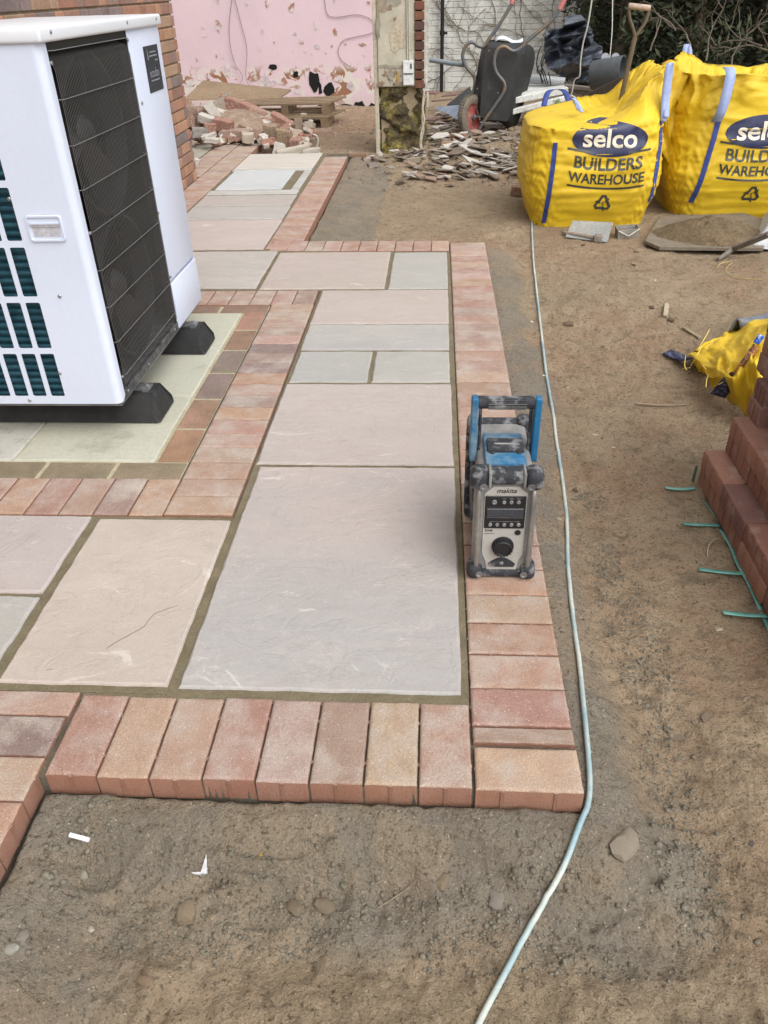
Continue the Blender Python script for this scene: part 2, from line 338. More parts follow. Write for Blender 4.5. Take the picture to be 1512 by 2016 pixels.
p2 = scatter(60000, -1.0, 1.2, -.65, 1.6, lambda x, y: .18+.5*(vnoise(x*3, y*3, 91) > .6)); p3 = scatter(50000, -.8, 2.6, 1.6, 6.5, lambda x, y: .12+.5*(vnoise(x*2, y*2, 92) > .62))
crumbs('soil_crumbs', SOILC, p2, .0006, .0034, 'small loose crumbs of brown soil scattered over the near ground')
crumbs('soil_clods', SOILC, p3, .0015, .006, 'small brown clods scattered over the ground towards the yellow bags')
# ---------------------------------------------------------------- patio
def paver_mesh(lx, ly, lz=.06, seed=0, ch=.005, nx=26, ny=14, nibs=True):
    r = random.Random(seed); mb = MB(); P = []
    def axis(L, n):
        e = [0, .0015, .004, .008]; m = [.008+(L-.016)*i/(n-1) for i in range(1, n-1)]; return e+m+[L-t for t in reversed(e)]
    xs, ys = axis(lx, nx), axis(ly, ny)
    for y in ys:
        row = []
        for x in xs:
            dx = min(x, lx-x); dy = min(y, ly-y); d = min(dx, dy); w_ = 1+.9*float(fbm(np.array(x*60+seed*7), np.array(y*60), seed, 3))*2
            t = max(0, 1-d/(ch*max(w_, .3))); z = -ch*.8*t*t - .0006*random.Random(int(x*1e4)*31+int(y*1e4)+seed).random()
            ox = .0012*float(fbm(np.array(x*90), np.array(y*90), seed+5, 2)) if dy < .002 or dx < .002 else 0
            row.append((x-lx/2+ox, y-ly/2+ox, z))
        P.append(row)
    mb.grid(P); a, b = len(ys), len(xs)
    ring = [(0, j) for j in range(b)]+[(i, b-1) for i in range(1, a)]+[(a-1, j) for j in range(b-2, -1, -1)]+[(i, 0) for i in range(a-2, 0, -1)]
    top = [i*b+j for i, j in ring]; n0 = len(mb.v)
    for k in top: x, y, z = mb.v[k]; mb.v.append((x, y, -lz)); mb.a.append(None)
    n = len(top)
    for i in range(n): mb.f.append((top[i], n0+i, n0+(i+1) % n, top[(i+1) % n]))
    if nibs:
        for sy in (-1, 1):
            for fx in (-.25, .25): mb.box((fx*lx, sy*(ly/2+.0006), -.005-(lz-.005)/2), (.007, .002, lz-.005-.001))
        for sx in (-1, 1):
            for fy in ((-.26, .02, .30) if nibs == 2 else (0,)): mb.box((sx*(lx/2+.0006), fy*ly, -.005-(lz-.005)/2), (.004 if nibs == 2 else .002, .007, lz-.006))
    return mb
def proto_meshes(lx, ly, lz, m, cnt, name='brick', **k):
    out = []
    for i in range(cnt):
        o = paver_mesh(lx, ly, lz, i*13+1, **k).build(name, m, None, 50, base=(0, 0, 0)); me = o.data; bpy.data.objects.remove(o); out.append(me)
    return out
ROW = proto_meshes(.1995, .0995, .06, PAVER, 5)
BC = dict(red=(.335, .195, .15), pink=(.37, .245, .195), buff=(.40, .295, .205), tan=(.37, .265, .195), mauve=(.28, .205, .175), dark=(.19, .145, .14), orange=(.38, .24, .165), grey=(.335, .265, .22))
def brick(parent, x, y, rot=0, col='red', me=None, sx=1, sy=1, z=0, name='brick'):
    o = bpy.data.objects.new(name, me or random.choice(ROW)); COL.objects.link(o); o.parent = parent
    o.location = Vector((x, y, z+random.uniform(-.0012, .0008)))-wloc(parent); j = random.uniform(.9, 1.1)
    c = BC[col] if isinstance(col, str) else col; c = tuple(.68*a_+.32*b_ for a_, b_ in zip(c, (.340, .240, .190))) if isinstance(col, str) else c; o.color = (c[0]*j, c[1]*j*random.uniform(.97, 1.03), c[2]*j*random.uniform(.96, 1.04), 1)
    o.rotation_euler = (random.uniform(-.003, .003), random.uniform(-.003, .003), rot+random.uniform(-.004, .004)+random.choice((0, math.pi))); o.scale = (sx, sy, 1); return o
PI2 = math.pi/2; P_ = .1035
def border(label, x, y): return thing('brick_border', label, 'paving border', (x, y, 0), kind='structure')
pal = ['pink', 'buff', 'tan', 'mauve', 'red', 'grey', 'orange']
# right edge
bR = border('long row of red pavers along the right edge of the patio', .1, 0)
near = ['red', 'orange', 'orange', 'buff', 'orange', 'pink', 'red', 'pink', 'mauve', 'pink', 'orange', 'red', 'pink', 'pink', 'red', 'tan', 'tan', 'pink', 'red', 'pink', 'mauve', 'mauve', 'pink', 'grey', 'red', 'pink', 'red', 'orange', 'pink', 'red', 'tan', 'red', 'pink', 'grey']
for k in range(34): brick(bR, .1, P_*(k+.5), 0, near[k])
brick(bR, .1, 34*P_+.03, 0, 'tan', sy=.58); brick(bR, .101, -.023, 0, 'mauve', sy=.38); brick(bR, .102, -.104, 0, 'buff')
bF = border('row of pavers laid end-on along the near front edge of the patio', -.42, -.055)
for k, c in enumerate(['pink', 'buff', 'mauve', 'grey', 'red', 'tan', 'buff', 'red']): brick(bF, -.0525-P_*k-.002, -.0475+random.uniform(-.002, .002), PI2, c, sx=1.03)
bB = border('short row of pavers at the far edge of the wide patio part', -.53, 3.52)
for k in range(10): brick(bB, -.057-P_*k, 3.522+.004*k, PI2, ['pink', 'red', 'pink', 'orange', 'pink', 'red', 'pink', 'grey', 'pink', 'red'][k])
bS = border('row of pavers along the right edge of the narrow far path', -.965, 5)
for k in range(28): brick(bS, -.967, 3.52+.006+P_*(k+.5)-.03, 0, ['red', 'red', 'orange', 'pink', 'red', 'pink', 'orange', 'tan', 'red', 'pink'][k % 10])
bN = border('column of pavers at the lower left corner of the patio', -.94, -.2)
cc = ['pink', 'dark', 'tan', 'orange', 'red', 'pink', 'tan', 'red', 'orange']
brick(bN, -.94, .03, 0, 'pink', sy=.66)
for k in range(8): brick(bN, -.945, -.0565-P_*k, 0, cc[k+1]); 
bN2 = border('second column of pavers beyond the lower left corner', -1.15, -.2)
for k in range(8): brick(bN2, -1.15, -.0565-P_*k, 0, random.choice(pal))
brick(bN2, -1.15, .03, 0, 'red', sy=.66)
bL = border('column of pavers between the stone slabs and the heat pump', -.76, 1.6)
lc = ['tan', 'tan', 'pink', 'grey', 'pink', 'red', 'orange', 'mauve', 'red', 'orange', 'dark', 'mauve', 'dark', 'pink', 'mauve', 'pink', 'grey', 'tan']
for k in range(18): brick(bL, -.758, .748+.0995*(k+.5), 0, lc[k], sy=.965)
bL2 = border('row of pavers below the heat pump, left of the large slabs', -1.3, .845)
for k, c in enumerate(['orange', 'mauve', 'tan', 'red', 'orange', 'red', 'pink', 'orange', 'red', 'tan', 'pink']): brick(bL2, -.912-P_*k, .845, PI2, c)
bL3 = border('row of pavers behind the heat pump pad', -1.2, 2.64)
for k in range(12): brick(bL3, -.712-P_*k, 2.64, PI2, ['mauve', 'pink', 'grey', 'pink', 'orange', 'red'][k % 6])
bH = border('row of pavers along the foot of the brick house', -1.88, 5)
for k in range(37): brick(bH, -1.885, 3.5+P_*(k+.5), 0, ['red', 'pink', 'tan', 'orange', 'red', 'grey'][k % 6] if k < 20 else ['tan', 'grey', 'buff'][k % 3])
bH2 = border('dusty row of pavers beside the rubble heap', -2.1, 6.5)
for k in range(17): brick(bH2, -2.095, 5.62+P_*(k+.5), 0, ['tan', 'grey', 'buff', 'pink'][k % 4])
# dark brick frame round the pump pad
DK = proto_meshes(.215, .1, .06, DARKBR, 3, ch=.003, nibs=False)
bD = border('frame of weathered dark bricks round the heat pump pad', -1.3, 1.75)
dcol = [(.33, .19, .125), (.31, .18, .13), (.21, .155, .13), (.22, .16, .135), (.27, .165, .115), (.33, .18, .13)]
for k in range(6): brick(bD, -.92, 1.17+.2345*k, PI2, dcol[k], me=random.choice(DK), z=-.006)
for k in range(5): brick(bD, -.98-.232*k, 1.0, 0, (.235, .18, .12), me=random.choice(DK), z=-.006)
for k in range(5): brick(bD, -.98-.232*k, 2.498, 0, (.25, .155, .12), me=random.choice(DK), z=-.006)
def slab_mat(i, c1, c2, grad=None, vein=.5, third=None):
    m = bpy.data.materials.new('riven_sandstone_%d' % i); m.use_nodes = True; n = m.node_tree.nodes; l = m.node_tree.links; b = n['Principled BSDF']
    b.inputs['Roughness'].default_value = .62; b.inputs['Specular IOR Level'].default_value = .45
    tc = n.new('ShaderNodeTexCoord'); mp = n.new('ShaderNodeMapping'); mp.inputs['Location'].default_value = (i*3.7, i*1.9, 0); mp.inputs['Rotation'].default_value = (0, 0, .5+.35*i); mp.inputs['Scale'].default_value = (1, 2.2, 1)
    l.new(tc.outputs['Object'], mp.inputs[0])
    def noise(s, d=8, r=.6, dist=0, v=mp.outputs[0]):
        t = n.new('ShaderNodeTexNoise'); t.inputs['Scale'].default_value = s; t.inputs['Detail'].default_value = d; t.inputs['Roughness'].default_value = r; t.inputs['Distortion'].default_value = dist
        l.new(v, t.inputs['Vector']); return t.outputs['Fac']
    def rr(x, lo, hi, a_=0, b_=1):
        r = n.new('ShaderNodeMapRange'); r.inputs[1].default_value = lo; r.inputs[2].default_value = hi; r.inputs[3].default_value = a_; r.inputs[4].default_value = b_; l.new(x, r.inputs[0]); return r.outputs[0]
    def mix(f, A, B, bt='MIX'):
        x = n.new('ShaderNodeMix'); x.data_type = 'RGBA'; x.blend_type = bt
        if isinstance(f, float): x.inputs[0].default_value = f
        else: l.new(f, x.inputs[0])
        for k, q in ((6, A), (7, B)):
            if isinstance(q, tuple): x.inputs[k].default_value = q+(1,)
            else: l.new(q, x.inputs[k])
        return x.outputs[2]
    if grad:   # natural banding of the stone along one direction
        sx = n.new('ShaderNodeSeparateXYZ'); l.new(tc.outputs['Object'], sx.inputs[0])
        s = n.new('ShaderNodeMath'); s.operation = 'MULTIPLY_ADD'; l.new(noise(3, 5), s.inputs[0]); s.inputs[1].default_value = .5; l.new(sx.outputs['Y'], s.inputs[2])
        c = mix(rr(s.outputs[0], grad[0], grad[1]), c1, c2)
    else: c = mix(rr(noise(2.6, 6, .6, .4), .35, .65), c1, c2)
    if third: c = mix(rr(noise(1.8, 4), .5, .62), c, third)
    lt = tuple(min(1, v*1.22) for v in c1); dk = tuple(v*.80 for v in c2)
    c = mix(rr(noise(9, 9, .7, 1.2), .52, .70, 0, vein), c, lt)
    c = mix(rr(noise(16, 9, .7, .6), .54, .72, 0, .7), c, dk)
    c = mix(rr(noise(60, 4, .6), .66, .72, 0, .6), c, tuple(v*.6 for v in c2))
    c = mix(rr(noise(1.6, 3), .4, .65, 0, .5), c, tuple(v*.88 for v in c2))
    c = mix(rr(noise(3.2, 10, .75, 2.5), .60, .66, 0, .5), c, (.60, .56, .51))
    c = mix(rr(noise(2.2, 8, .7, 1.5, tc.outputs['Object']), .56, .64, 0, .55), c, tuple(v*.80+.02 for v in c1))
    c = mix(rr(noise(38, 5, .8, .5, tc.outputs['Object']), .62, .70, 0, .45), c, (.62, .58, .53))
    f = noise(120, 4, .7); cb = n.new('ShaderNodeCombineColor'); v = rr(f, .3, .7, .91, 1.09); [l.new(v, cb.inputs[k]) for k in range(3)]
    c = mix(1.0, c, cb.outputs[0], 'MULTIPLY')
    l.new(c, b.inputs['Base Color'])
    obv = tc.outputs['Object']; lay = rr(noise(4.5, 7, .62, 1.0, obv), .46, .50); lay2 = rr(noise(8, 7, .66, 1.6, mp.outputs[0]), .58, .60)
    c_ = n.new('ShaderNodeMath'); c_.operation = 'MULTIPLY_ADD'; l.new(lay2, c_.inputs[0]); c_.inputs[1].default_value = .45; l.new(lay, c_.inputs[2])
    a0 = n.new('ShaderNodeMath'); a0.operation = 'MULTIPLY_ADD'; l.new(c_.outputs[0], a0.inputs[0]); a0.inputs[1].default_value = .13; l.new(noise(3, 5, .5, .3, obv), a0.inputs[2])
    ad = n.new('ShaderNodeMath'); ad.operation = 'MULTIPLY_ADD'; l.new(noise(110, 4, .6, 0, obv), ad.inputs[0]); ad.inputs[1].default_value = .07; l.new(a0.outputs[0], ad.inputs[2])
    bp = n.new('ShaderNodeBump'); bp.inputs['Strength'].default_value = .6; bp.inputs['Distance'].default_value = .009; l.new(ad.outputs[0], bp.inputs['Height']); l.new(bp.outputs[0], b.inputs['Normal'])
    l.new(rr(noise(7), .3, .7, .5, .75), b.inputs['Roughness'])
    return m
def slab(parent, x0, y0, x1, y1, m, seed, z=.0, wob=.0028, name='paving_slab', th=.03, label=None):
    cx, cy = (x0+x1)/2, (y0+y1)/2; pts = []
    st = .011
    def side(a, b):
        L = math.dist(a, b); n = max(2, int(L/st)); return [(a[0]+(b[0]-a[0])*i/n, a[1]+(b[1]-a[1])*i/n) for i in range(n)]
    c = [(x0, y0), (x1, y0), (x1, y1), (x0, y1)]; out = []
    for i in range(4): out += side(c[i], c[(i+1) % 4])
    def ring(ins, zz, amp):
        r = []
        for x, y in out:
            nz = float(fbm(np.array(x*16+seed), np.array(y*16), seed, 4)); n2 = float(fbm(np.array(x*16+seed+50), np.array(y*16), seed+9, 4))
            ox = (-1 if x > cx else 1) if min(abs(x-x0), abs(x-x1)) < 1e-6 else 0; oy = (-1 if y > cy else 1) if min(abs(y-y0), abs(y-y1)) < 1e-6 else 0
            a = ins*(1+1.2*n2)+wob*2.4*(nz)*amp
            r.append((x+ox*a, y+oy*a, zz))
        return r
    r1 = ring(0, z-.006, 1); r2 = ring(.0022, z-.0022, 1.0); r3 = ring(.0055, z, 1.1); n = len(out)
    mb = MB(); mb.add([(x, y, z-th) for x, y, _ in r1]+r1+r2+r3, [(k*n+i, k*n+(i+1) % n, (k+1)*n+(i+1) % n, (k+1)*n+i) for k in range(3) for i in range(n)]+[tuple(3*n+i for i in range(n))])
    o = mb.build(name, m, parent, 25)
    # put the slab's own origin at its centre
    off = Vector((cx, cy, 0))-wloc(parent); o.data.transform(Matrix.Translation(-off)); o.location = off
    if label: o['label'] = label
    return o
patio = thing('patio', 'patio of pale riven sandstone slabs with olive mortar joints', 'patio', (-.6, 1.5, 0), kind='structure')
PK = (.40, .343, .318); GR = (.365, .345, .315); BL = (.345, .328, .318); WM = (.39, .333, .29); MV = (.38, .325, .305); GG = (.33, .325, .295)
SL = [(-.630, .083, -.018, 1.024, PK, BL, (.42, -.02), None, 'large slab, pinkish at the far end and blue grey at the near end'),
 (-1.038, .087, -.655, .724, WM, (.43, .37, .325), None, None, 'warm beige slab with a long hairline crack'),
 (-1.95, .392, -1.066, .734, MV, (.40, .355, .34), None, None, 'mauve slab at the left edge'), (-1.95, .085, -1.064, .376, BL, GR, None, None, 'grey blue slab at the left edge'),
 (-.645, 1.042, -.02, 1.640, PK, (.39, .345, .32), None, None, None), (-.637, 1.660, -.338, 1.957, GG, BL, None, None, None), (-.322, 1.660, -.023, 1.957, GR, GG, None, None, None),
 (-.640, 1.977, -.022, 2.262, GR, BL, None, None, None), (-.641, 2.279, -.021, 2.735, WM, PK, None, None, None),
 (-.316, 2.760, -.020, 3.385, GG, GR, None, None, 'grey green slab in the far right corner'), (-.965, 2.768, -.334, 3.408, MV, WM, None, None, 'mauve slab with pale diagonal veins'),
 (-1.60, 2.785, -.985, 3.440, (.43, .39, .355), GR, None, None, None), (-1.96, 2.785, -1.62, 3.440, PK, GR, None, None, None),
 (-1.76, 3.490, -1.078, 4.170, PK, (.44, .38, .345), None, None, None), (-1.765, 4.200, -1.083, 4.548, (.38, .36, .345), GR, None, None, None), (-1.768, 4.582, -1.092, 4.900, MV, GR, None, None, None),
 (-1.775, 5.925, -1.11, 6.590, (.47, .43, .37), (.50, .46, .41), None, None, None)]
for i, (a, b, c, d, c1, c2, gd, th3, lb) in enumerate(SL): slab(patio, a, b, c, d, slab_mat(i, c1, c2, gd, .5, th3), i+3, random.uniform(0, .0015), label=lb)
ck = MB()
for path in ([(208, 1279), (222, 1268), (240, 1258), (262, 1246), (284, 1234), (292, 1222), (304, 1208), (318, 1203), (334, 1197), (352, 1192)], [(90, 1320), (104, 1317)]):
    ck.tube([at(x, y, .0006) for x, y in path], [.0005]+[.0011]*(len(path)-2)+[.0004], 4, .5)
ck.build('hairline_crack', mat('crack_dark', (.13, .10, .075), None, bump=0), patio)
fm = slab_mat(30, (.44, .44, .42), GR); 
# inspection cover set in the path: outer frame of stone strips and the recessed lid
cover = thing('inspection_cover', 'pale paved inspection cover with olive mortar joints set in the far path', 'manhole cover', (-1.44, 5.4, 0))
slab(cover, -1.745, 5.10, -1.24, 5.80, slab_mat(31, (.47, .48, .48), (.43, .45, .45)), 40, .002, name='lid')
for q in ((-1.775, 4.945, -1.10, 5.065), (-1.165, 5.085, -1.105, 5.81), (-1.775, 5.825, -1.11, 5.895)): slab(cover, *q, fm, 44, 0, name='surround')
mb = MB()
for j, (a, b, c, d) in enumerate([(-.650, -.003, .047, 3.418), (-1.98, -.6505, 2.745, 3.484), (-1.98, -.6505, .067, .7425), (-1.785, -1.065, 3.4845, 6.615), (-1.98, -.8355, .0655, .0665), (-.8345, -.6505, .047, .0665)]): mb.bx2(a, b, c, d, -.05, -.0062-.0003*j)
mb.build('joint_mortar', MORTAR, patio)
mb = MB()
for j, (a, b, c, d) in enumerate([(-3, .192, -.148, 3.612), (-3, -.873, 3.612, 6.61), (-3, -.848, -1.2, -.1485), (-3.6, -1.80, 6.6105, 7.37)]): mb.bx2(a, b, c, d, -.3, -.0135)
mb.build('bedding', BED, patio)
# pump pad
padm = mat('green_stained_concrete', (.43, .42, .35), (.385, .38, .30), 3.5, .8, .4, 70, .003, c3=(.19, .19, .145), s3=4, t3=(.54, .74), fine=.1)
padw = mat('pale_stained_stone', (.43, .42, .38), (.39, .385, .33), 3.5, .75, .3, 70, .003, c3=(.12, .12, .095), s3=5, t3=(.5, .7), fine=.1)
pad = thing('pump_pad', 'pale green stained paving slabs under the heat pump', 'paving slabs', (-1.45, 1.75, 0), kind='structure')
slab(pad, -1.45, 1.062, -.985, 1.540, padm, 60, -.006); slab(pad, -1.45, 1.545, -.985, 2.005, padm, 61, -.006); slab(pad, -1.45, 2.010, -.985, 2.438, padm, 62, -.006)
slab(pad, -1.96, 1.062, -1.456, 1.540, padw, 63, -.006); slab(pad, -1.96, 1.546, -1.456, 2.438, padw, 64, -.006)
MB().bx2(-1.975, -.868, .952, 2.545, -.05, -.0115).build('joint_mortar', LIMEM, pad)
# far left weathered slabs beyond the house corner
fl = thing('weathered_paving', 'dirty grey old slabs beyond the corner of the brick house', 'paving slabs', (-2.7, 6.3, 0), kind='structure')
om = mat('old_grey_slab', (.36, .33, .27), (.28, .25, .2), 3, .9, .5, 70, .003, c3=(.16, .13, .09), s3=5, t3=(.52, .7))
for k in range(4):
    for j in range(2): slab(fl, -2.68-.47*j-.005+.01, 5.62+.44*k, -2.68-.47*j+.455, 6.05+.44*k, om, 70+k*2+j, -.004)
# ---------------------------------------------------------------- masonry builder
def masonry(o3, u, v_n, length, height, cols, depth=.02, bl=.215, bh=.065, jt=.010, header=.1025, flemish=True, seed=1, jit=.0015, off=0.0):
    """bricks standing proud of a plane: origin o3, direction u, outward normal v_n"""
    r = random.Random(seed); mb = MB(); u = Vector(u); nn = Vector(v_n); rot = Matrix((u, nn, Vector((0, 0, 1)))).transposed(); z = 0; c = 0
    while z < height:
        x = -(header+jt)/2*(c % 2)*1.5-off; k = c % 2
        while x < length:
            L = header if (flemish and k % 2) else bl; a, b = max(x, 0), min(x+L, length)
            if b-a > .02:
                dz = min(bh, height-z)
                cen = Vector(o3)+u*((a+b)/2)+Vector((0, 0, z+dz/2))+nn*(depth/2-.004+r.uniform(-jit, jit))
                cc_ = r.choice(cols); t = r.uniform(.85, 1.15); mb.rbox(cen, (b-a, depth, dz), .004, 1, rot, tuple(x_*t for x_ in cc_))
            x += L+jt; k += 1
        z += bh+jt; c += 1
    return mb
HB = [(.33, .17, .11), (.30, .15, .10), (.27, .15, .11), (.24, .15, .12), (.20, .15, .14), (.36, .2, .12), (.31, .2, .13)]
house = thing('brick_house', 'brown brick house corner standing behind the white heat pump', 'house', (-3.5, 3, 0))
MB().bx2(-6, -2.012, -4, 5.55, -.3, 5.0).build('wall_core', WALLM, house)
masonry((-2.012, 1.2, -.01), (0, 1, 0), (1, 0, 0), 4.36, 1.95, HB, seed=3).build('wall', BRICKW, house)
masonry((-2.0, 5.55, -.01), (-1, 0, 0), (0, 1, 0), 1.2, 1.95, HB, seed=4).build('wall', BRICKW, house)
# ---------------------------------------------------------------- pink wall
def pink_mat():
    m = mat('pink_paint_plaster', (.64, .49, .525), (.59, .45, .49), 1.5, .8, .25, 25, .004, fine=.03, fscale=30)
    n = m.node_tree.nodes; l = m.node_tree.links; b = n['Principled BSDF']; src_ = b.inputs['Base Color'].links[0].from_socket
    tc = n.new('ShaderNodeTexCoord'); sx = n.new('ShaderNodeSeparateXYZ'); l.new(tc.outputs['Object'], sx.inputs[0])
    def noise(s, d=6, dist=0):
        t = n.new('ShaderNodeTexNoise'); t.inputs['Scale'].default_value = s; t.inputs['Detail'].default_value = d; t.inputs['Distortion'].default_value = dist; l.new(tc.outputs['Object'], t.inputs['Vector']); return t.outputs['Fac']
    def rr(x, lo, hi, a_=0, b_=1):
        r = n.new('ShaderNodeMapRange'); r.inputs[1].default_value = lo; r.inputs[2].default_value = hi; r.inputs[3].default_value = a_; r.inputs[4].default_value = b_; l.new(x, r.inputs[0]); return r.outputs[0]
    def mix(f, A, B):
        x = n.new('ShaderNodeMix'); x.data_type = 'RGBA'; l.new(f, x.inputs[0])
        for k, q in ((6, A), (7, B)):
            if isinstance(q, tuple): x.inputs[k].default_value = q+(1,)
            else: l.new(q, x.inputs[k])
        return x.outputs[2]
    def mul(a, b_):
        x = n.new('ShaderNodeMath'); x.operation = 'MULTIPLY'; l.new(a, x.inputs[0]); l.new(b_, x.inputs[1]); return x.outputs[0]
    low = rr(sx.outputs['Z'], .62, .50)        # object origin is at z=-.2
    c = mix(mul(low, rr(noise(5, 5, 1.2), .50, .53)), src_, (.60, .55, .50))
    c = mix(mul(low, rr(noise(5.5, 6, 1.5), .565, .58)), c, (.27, .13, .07))
    c = mix(mul(rr(sx.outputs['Z'], .9, .5), rr(noise(12, 5, .8), .66, .68)), c, (.42, .36, .36))
    c = mix(rr(sx.outputs['Z'], .24, .16, 0, .5), c, (.5, .42, .4))
    l.new(c, b.inputs['Base Color']); return m
pw = thing('pink_wall', 'pink painted plaster wall with chips and holes behind the rubble', 'wall', (-2.2, 10.7, -.2))
MB().bx2(-5.2, -.62, 10.7, 10.95, -.2, 2.6).build('plaster', pink_mat(), pw)
def blob(cx, cz, w_, h_, Y, th, seed, n=11, mb=None, jag=.35):
    r = random.Random(seed); pts = []
    for i in range(n):
        a = 2*math.pi*i/n; q = 1+r.uniform(-jag, jag); pts.append((cx+math.cos(a)*w_/2*q, Y, cz+math.sin(a)*h_/2*q))
    return (mb or MB()).prism(pts, (0, th, 0))
hole_shade = mat('painted_hole_shade', (.006, .006, .006), None, rough=1, bump=0, fine=0)  # flat black that stands in for the shade inside openings
for i, (x, z, a, b) in enumerate([(-2.25, .385, .10, .07), (-1.95, .29, .07, .08), (-1.715, .21, .12, .26), (-1.64, .12, .05, .15), (-1.51, .12, .15, .17), (-1.6, -.09, .14, .09), (-1.34, -.11, .22, .09), (-1.12, -.10, .17, .13), (-.95, -.11, .12, .09)]):
    blob(x, z, a, b, 10.693, .006, i, mb=None, jag=.3).build('hole_shade_patch', hole_shade, pw)  # black patches just proud of the plaster paint the dark of the holes
chipm = mat('exposed_plaster_chip', (.33, .17, .12), (.55, .5, .48), 9, .9, .5, 60, contrast=(.45, .55))
chipg = mat('filler_patch', (.42, .34, .36), (.6, .52, .53), 12, .9, .4, 60)
chips = [(-2.88, 1.13, .05, .07), (-2.51, 1.09, .05, .05), (-2.24, 1.09, .06, .10), (-1.93, 1.04, .09, .14), (-1.39, 1.1, .04, .1), (-.96, 1.06, .07, .06), (-2.91, .86, .08, .13), (-2.34, .78, .05, .09), (-3.11, .85, .04, .04), (-2.2, .66, .03, .03), (-1.92, .75, .05, .05), (-1.65, .84, .04, .11), (-1.4, .76, .05, .09), (-1.64, .60, .07, .05), (-1.05, .61, .10, .05), (-1.27, .62, .03, .03), (-1.53, .53, .03, .03), (-1.03, .49, .03, .03), (-1.85, .66, .07, .07), (-2.86, .38, .1, .1), (-3.39, .25, .14, .13), (-2.51, .27, .2, .12), (-2.37, .25, .1, .13), (-2.12, .20, .13, .11), (-1.94, .12, .11, .12), (-1.23, .14, .12, .12), (-.99, .36, .08, .1), (-.96, .16, .1, .12), (-2.75, .50, .05, .05), (-2.98, .53, .03, .05), (-3.25, .5, .03, .06), (-1.8, .55, .03, .03), (-1.45, .6, .03, .03), (-3.1, .75, .07, .03), (-2.3, .2, .16, .1), (-1.4, .24, .14, .12)]
for i, (x, z, a, b) in enumerate(chips): blob(x, z, a*.9, b*.9, 10.6955-.0001*(i % 7), .006, i+40, n=9, jag=.45).build('plaster_chip', chipm if i % 3 != 1 else chipg, pw)
cordm = mat('grey_thin_wire', (.22, .17, .18), None, rough=.6, bump=0); cordw = mat('white_flex', (.55, .52, .48), None, rough=.6, bump=0)
def smoothpath(p, n=6):
    p = [Vector(q) for q in p]; out = []
    for i in range(len(p)-1):
        a, b, c, d = p[max(i-1, 0)], p[i], p[i+1], p[min(i+2, len(p)-1)]
        for k in range(n):
            t = k/n; out.append(.5*((2*b)+(c-a)*t+(2*a-5*b+4*c-d)*t*t+(3*b-a-3*c+d)*t**3))
    return out+[p[-1]]
w1 = [(-1.51, 1.2), (-1.51, 1.11), (-1.48, .95), (-1.35, .92), (-1.12, .94), (-.96, .9), (-.88, .82), (-.92, .74), (-1.13, .7), (-1.3, .66), (-1.37, .55), (-1.33, .44), (-1.22, .37)]
tag(MB().tube(smoothpath([(x, 10.685, z) for x, z in w1]), .004, 5).build('loose_wire', cordm), 'thin grey wire curling in an S down the pink wall near the pier', 'wire')
tag(MB().tube(smoothpath([(-2.67, 10.68, 1.2), (-2.77, 10.68, .81), (-2.75, 10.66, .47), (-2.65, 10.64, .29), (-2.68, 10.5, .2)]), .004, 5).build('loose_wire', cordm), 'left thin wire hanging down the pink wall above the board', 'wire')
tag(MB().tube(smoothpath([(-2.66, 10.68, 1.2), (-2.60, 10.68, .86), (-2.56, 10.67, .6), (-2.6, 10.6, .3), (-2.55, 10.5, .2)]), .004, 5).build('loose_wire', cordm), 'right thin wire hanging down the pink wall above the board', 'wire')
# ---------------------------------------------------------------- pier
pier = thing('masonry_pier', 'tall broken masonry pier with peeling cream plaster and mossy base', 'pier', (-.42, 7.2, -.15))
plm = mat('peeling_cream_plaster', (.47, .44, .35), (.36, .335, .26), 5, .85, .5, 40, .006, c3=(.20, .135, .085), s3=4.5, t3=(.565, .60), fine=.12)
MB().rbox((-.45, 7.03, 1.45), (.335, .06, 1.95), .008).build('plaster_face', plm, pier)
bp_ = mat('bare_render_patch', (.20, .135, .09), (.30, .26, .2), 9, .95, .6, 50, .004, fine=.2); bg_ = mat('grey_render_patch', (.30, .28, .23), (.22, .20, .16), 12, .95, .6, 50, .004, fine=.15)
for i, (x, z, a, b, m_) in enumerate([(-.555, 1.10, .13, .13, bp_), (-.48, 1.16, .14, .16, bg_), (-.605, .95, .04, .22, bg_), (-.43, .86, .17, .20, mat('stained_plaster', (.36, .29, .2), (.46, .42, .33), 30, .9, .4, 60, fine=.2)), (-.57, .64, .10, .03, bg_), (-.46, .635, .16, .025, bg_), (-.50, .57, .05, .11, bg_), (-.44, .55, .03, .08, mat('ochre_patch', (.36, .24, .08), None)), (-.59, .50, .06, .05, bp_), (-.42, .50, .12, .03, bp_), (-.40, 1.32, .2, .12, bg_)]):
    blob(x, z, a, b, 6.997-.0003*i, .006, i+300, n=14, jag=.35).build('bare_patch', m_, pier)
MB().bx2(-.60, -.225, 7.055, 7.42, -.2, 2.5).build('core', WALLM, pier)
masonry((-.285, 7.02, .46), (1, 0, 0), (0, -1, 0), .085, 2.0, [(.14, .055, .035), (.17, .075, .045), (.10, .05, .04)], depth=.04, flemish=False, seed=8, jit=.006).build('brickwork', BRICKW, pier)
masonry((-.21, 7.02, .46), (0, 1, 0), (1, 0, 0), .4, 2.0, [(.22, .09, .055), (.26, .12, .07)], depth=.03, seed=9, jit=.004).build('brickwork', BRICKW, pier)
MB().rbox((-.637, 7.06, 1.15), (.038, .09, 2.6), .006).build('timber_trim', mat('cream_trim', (.50, .45, .35), (.40, .36, .28), 6, .8, .3, 40), pier)
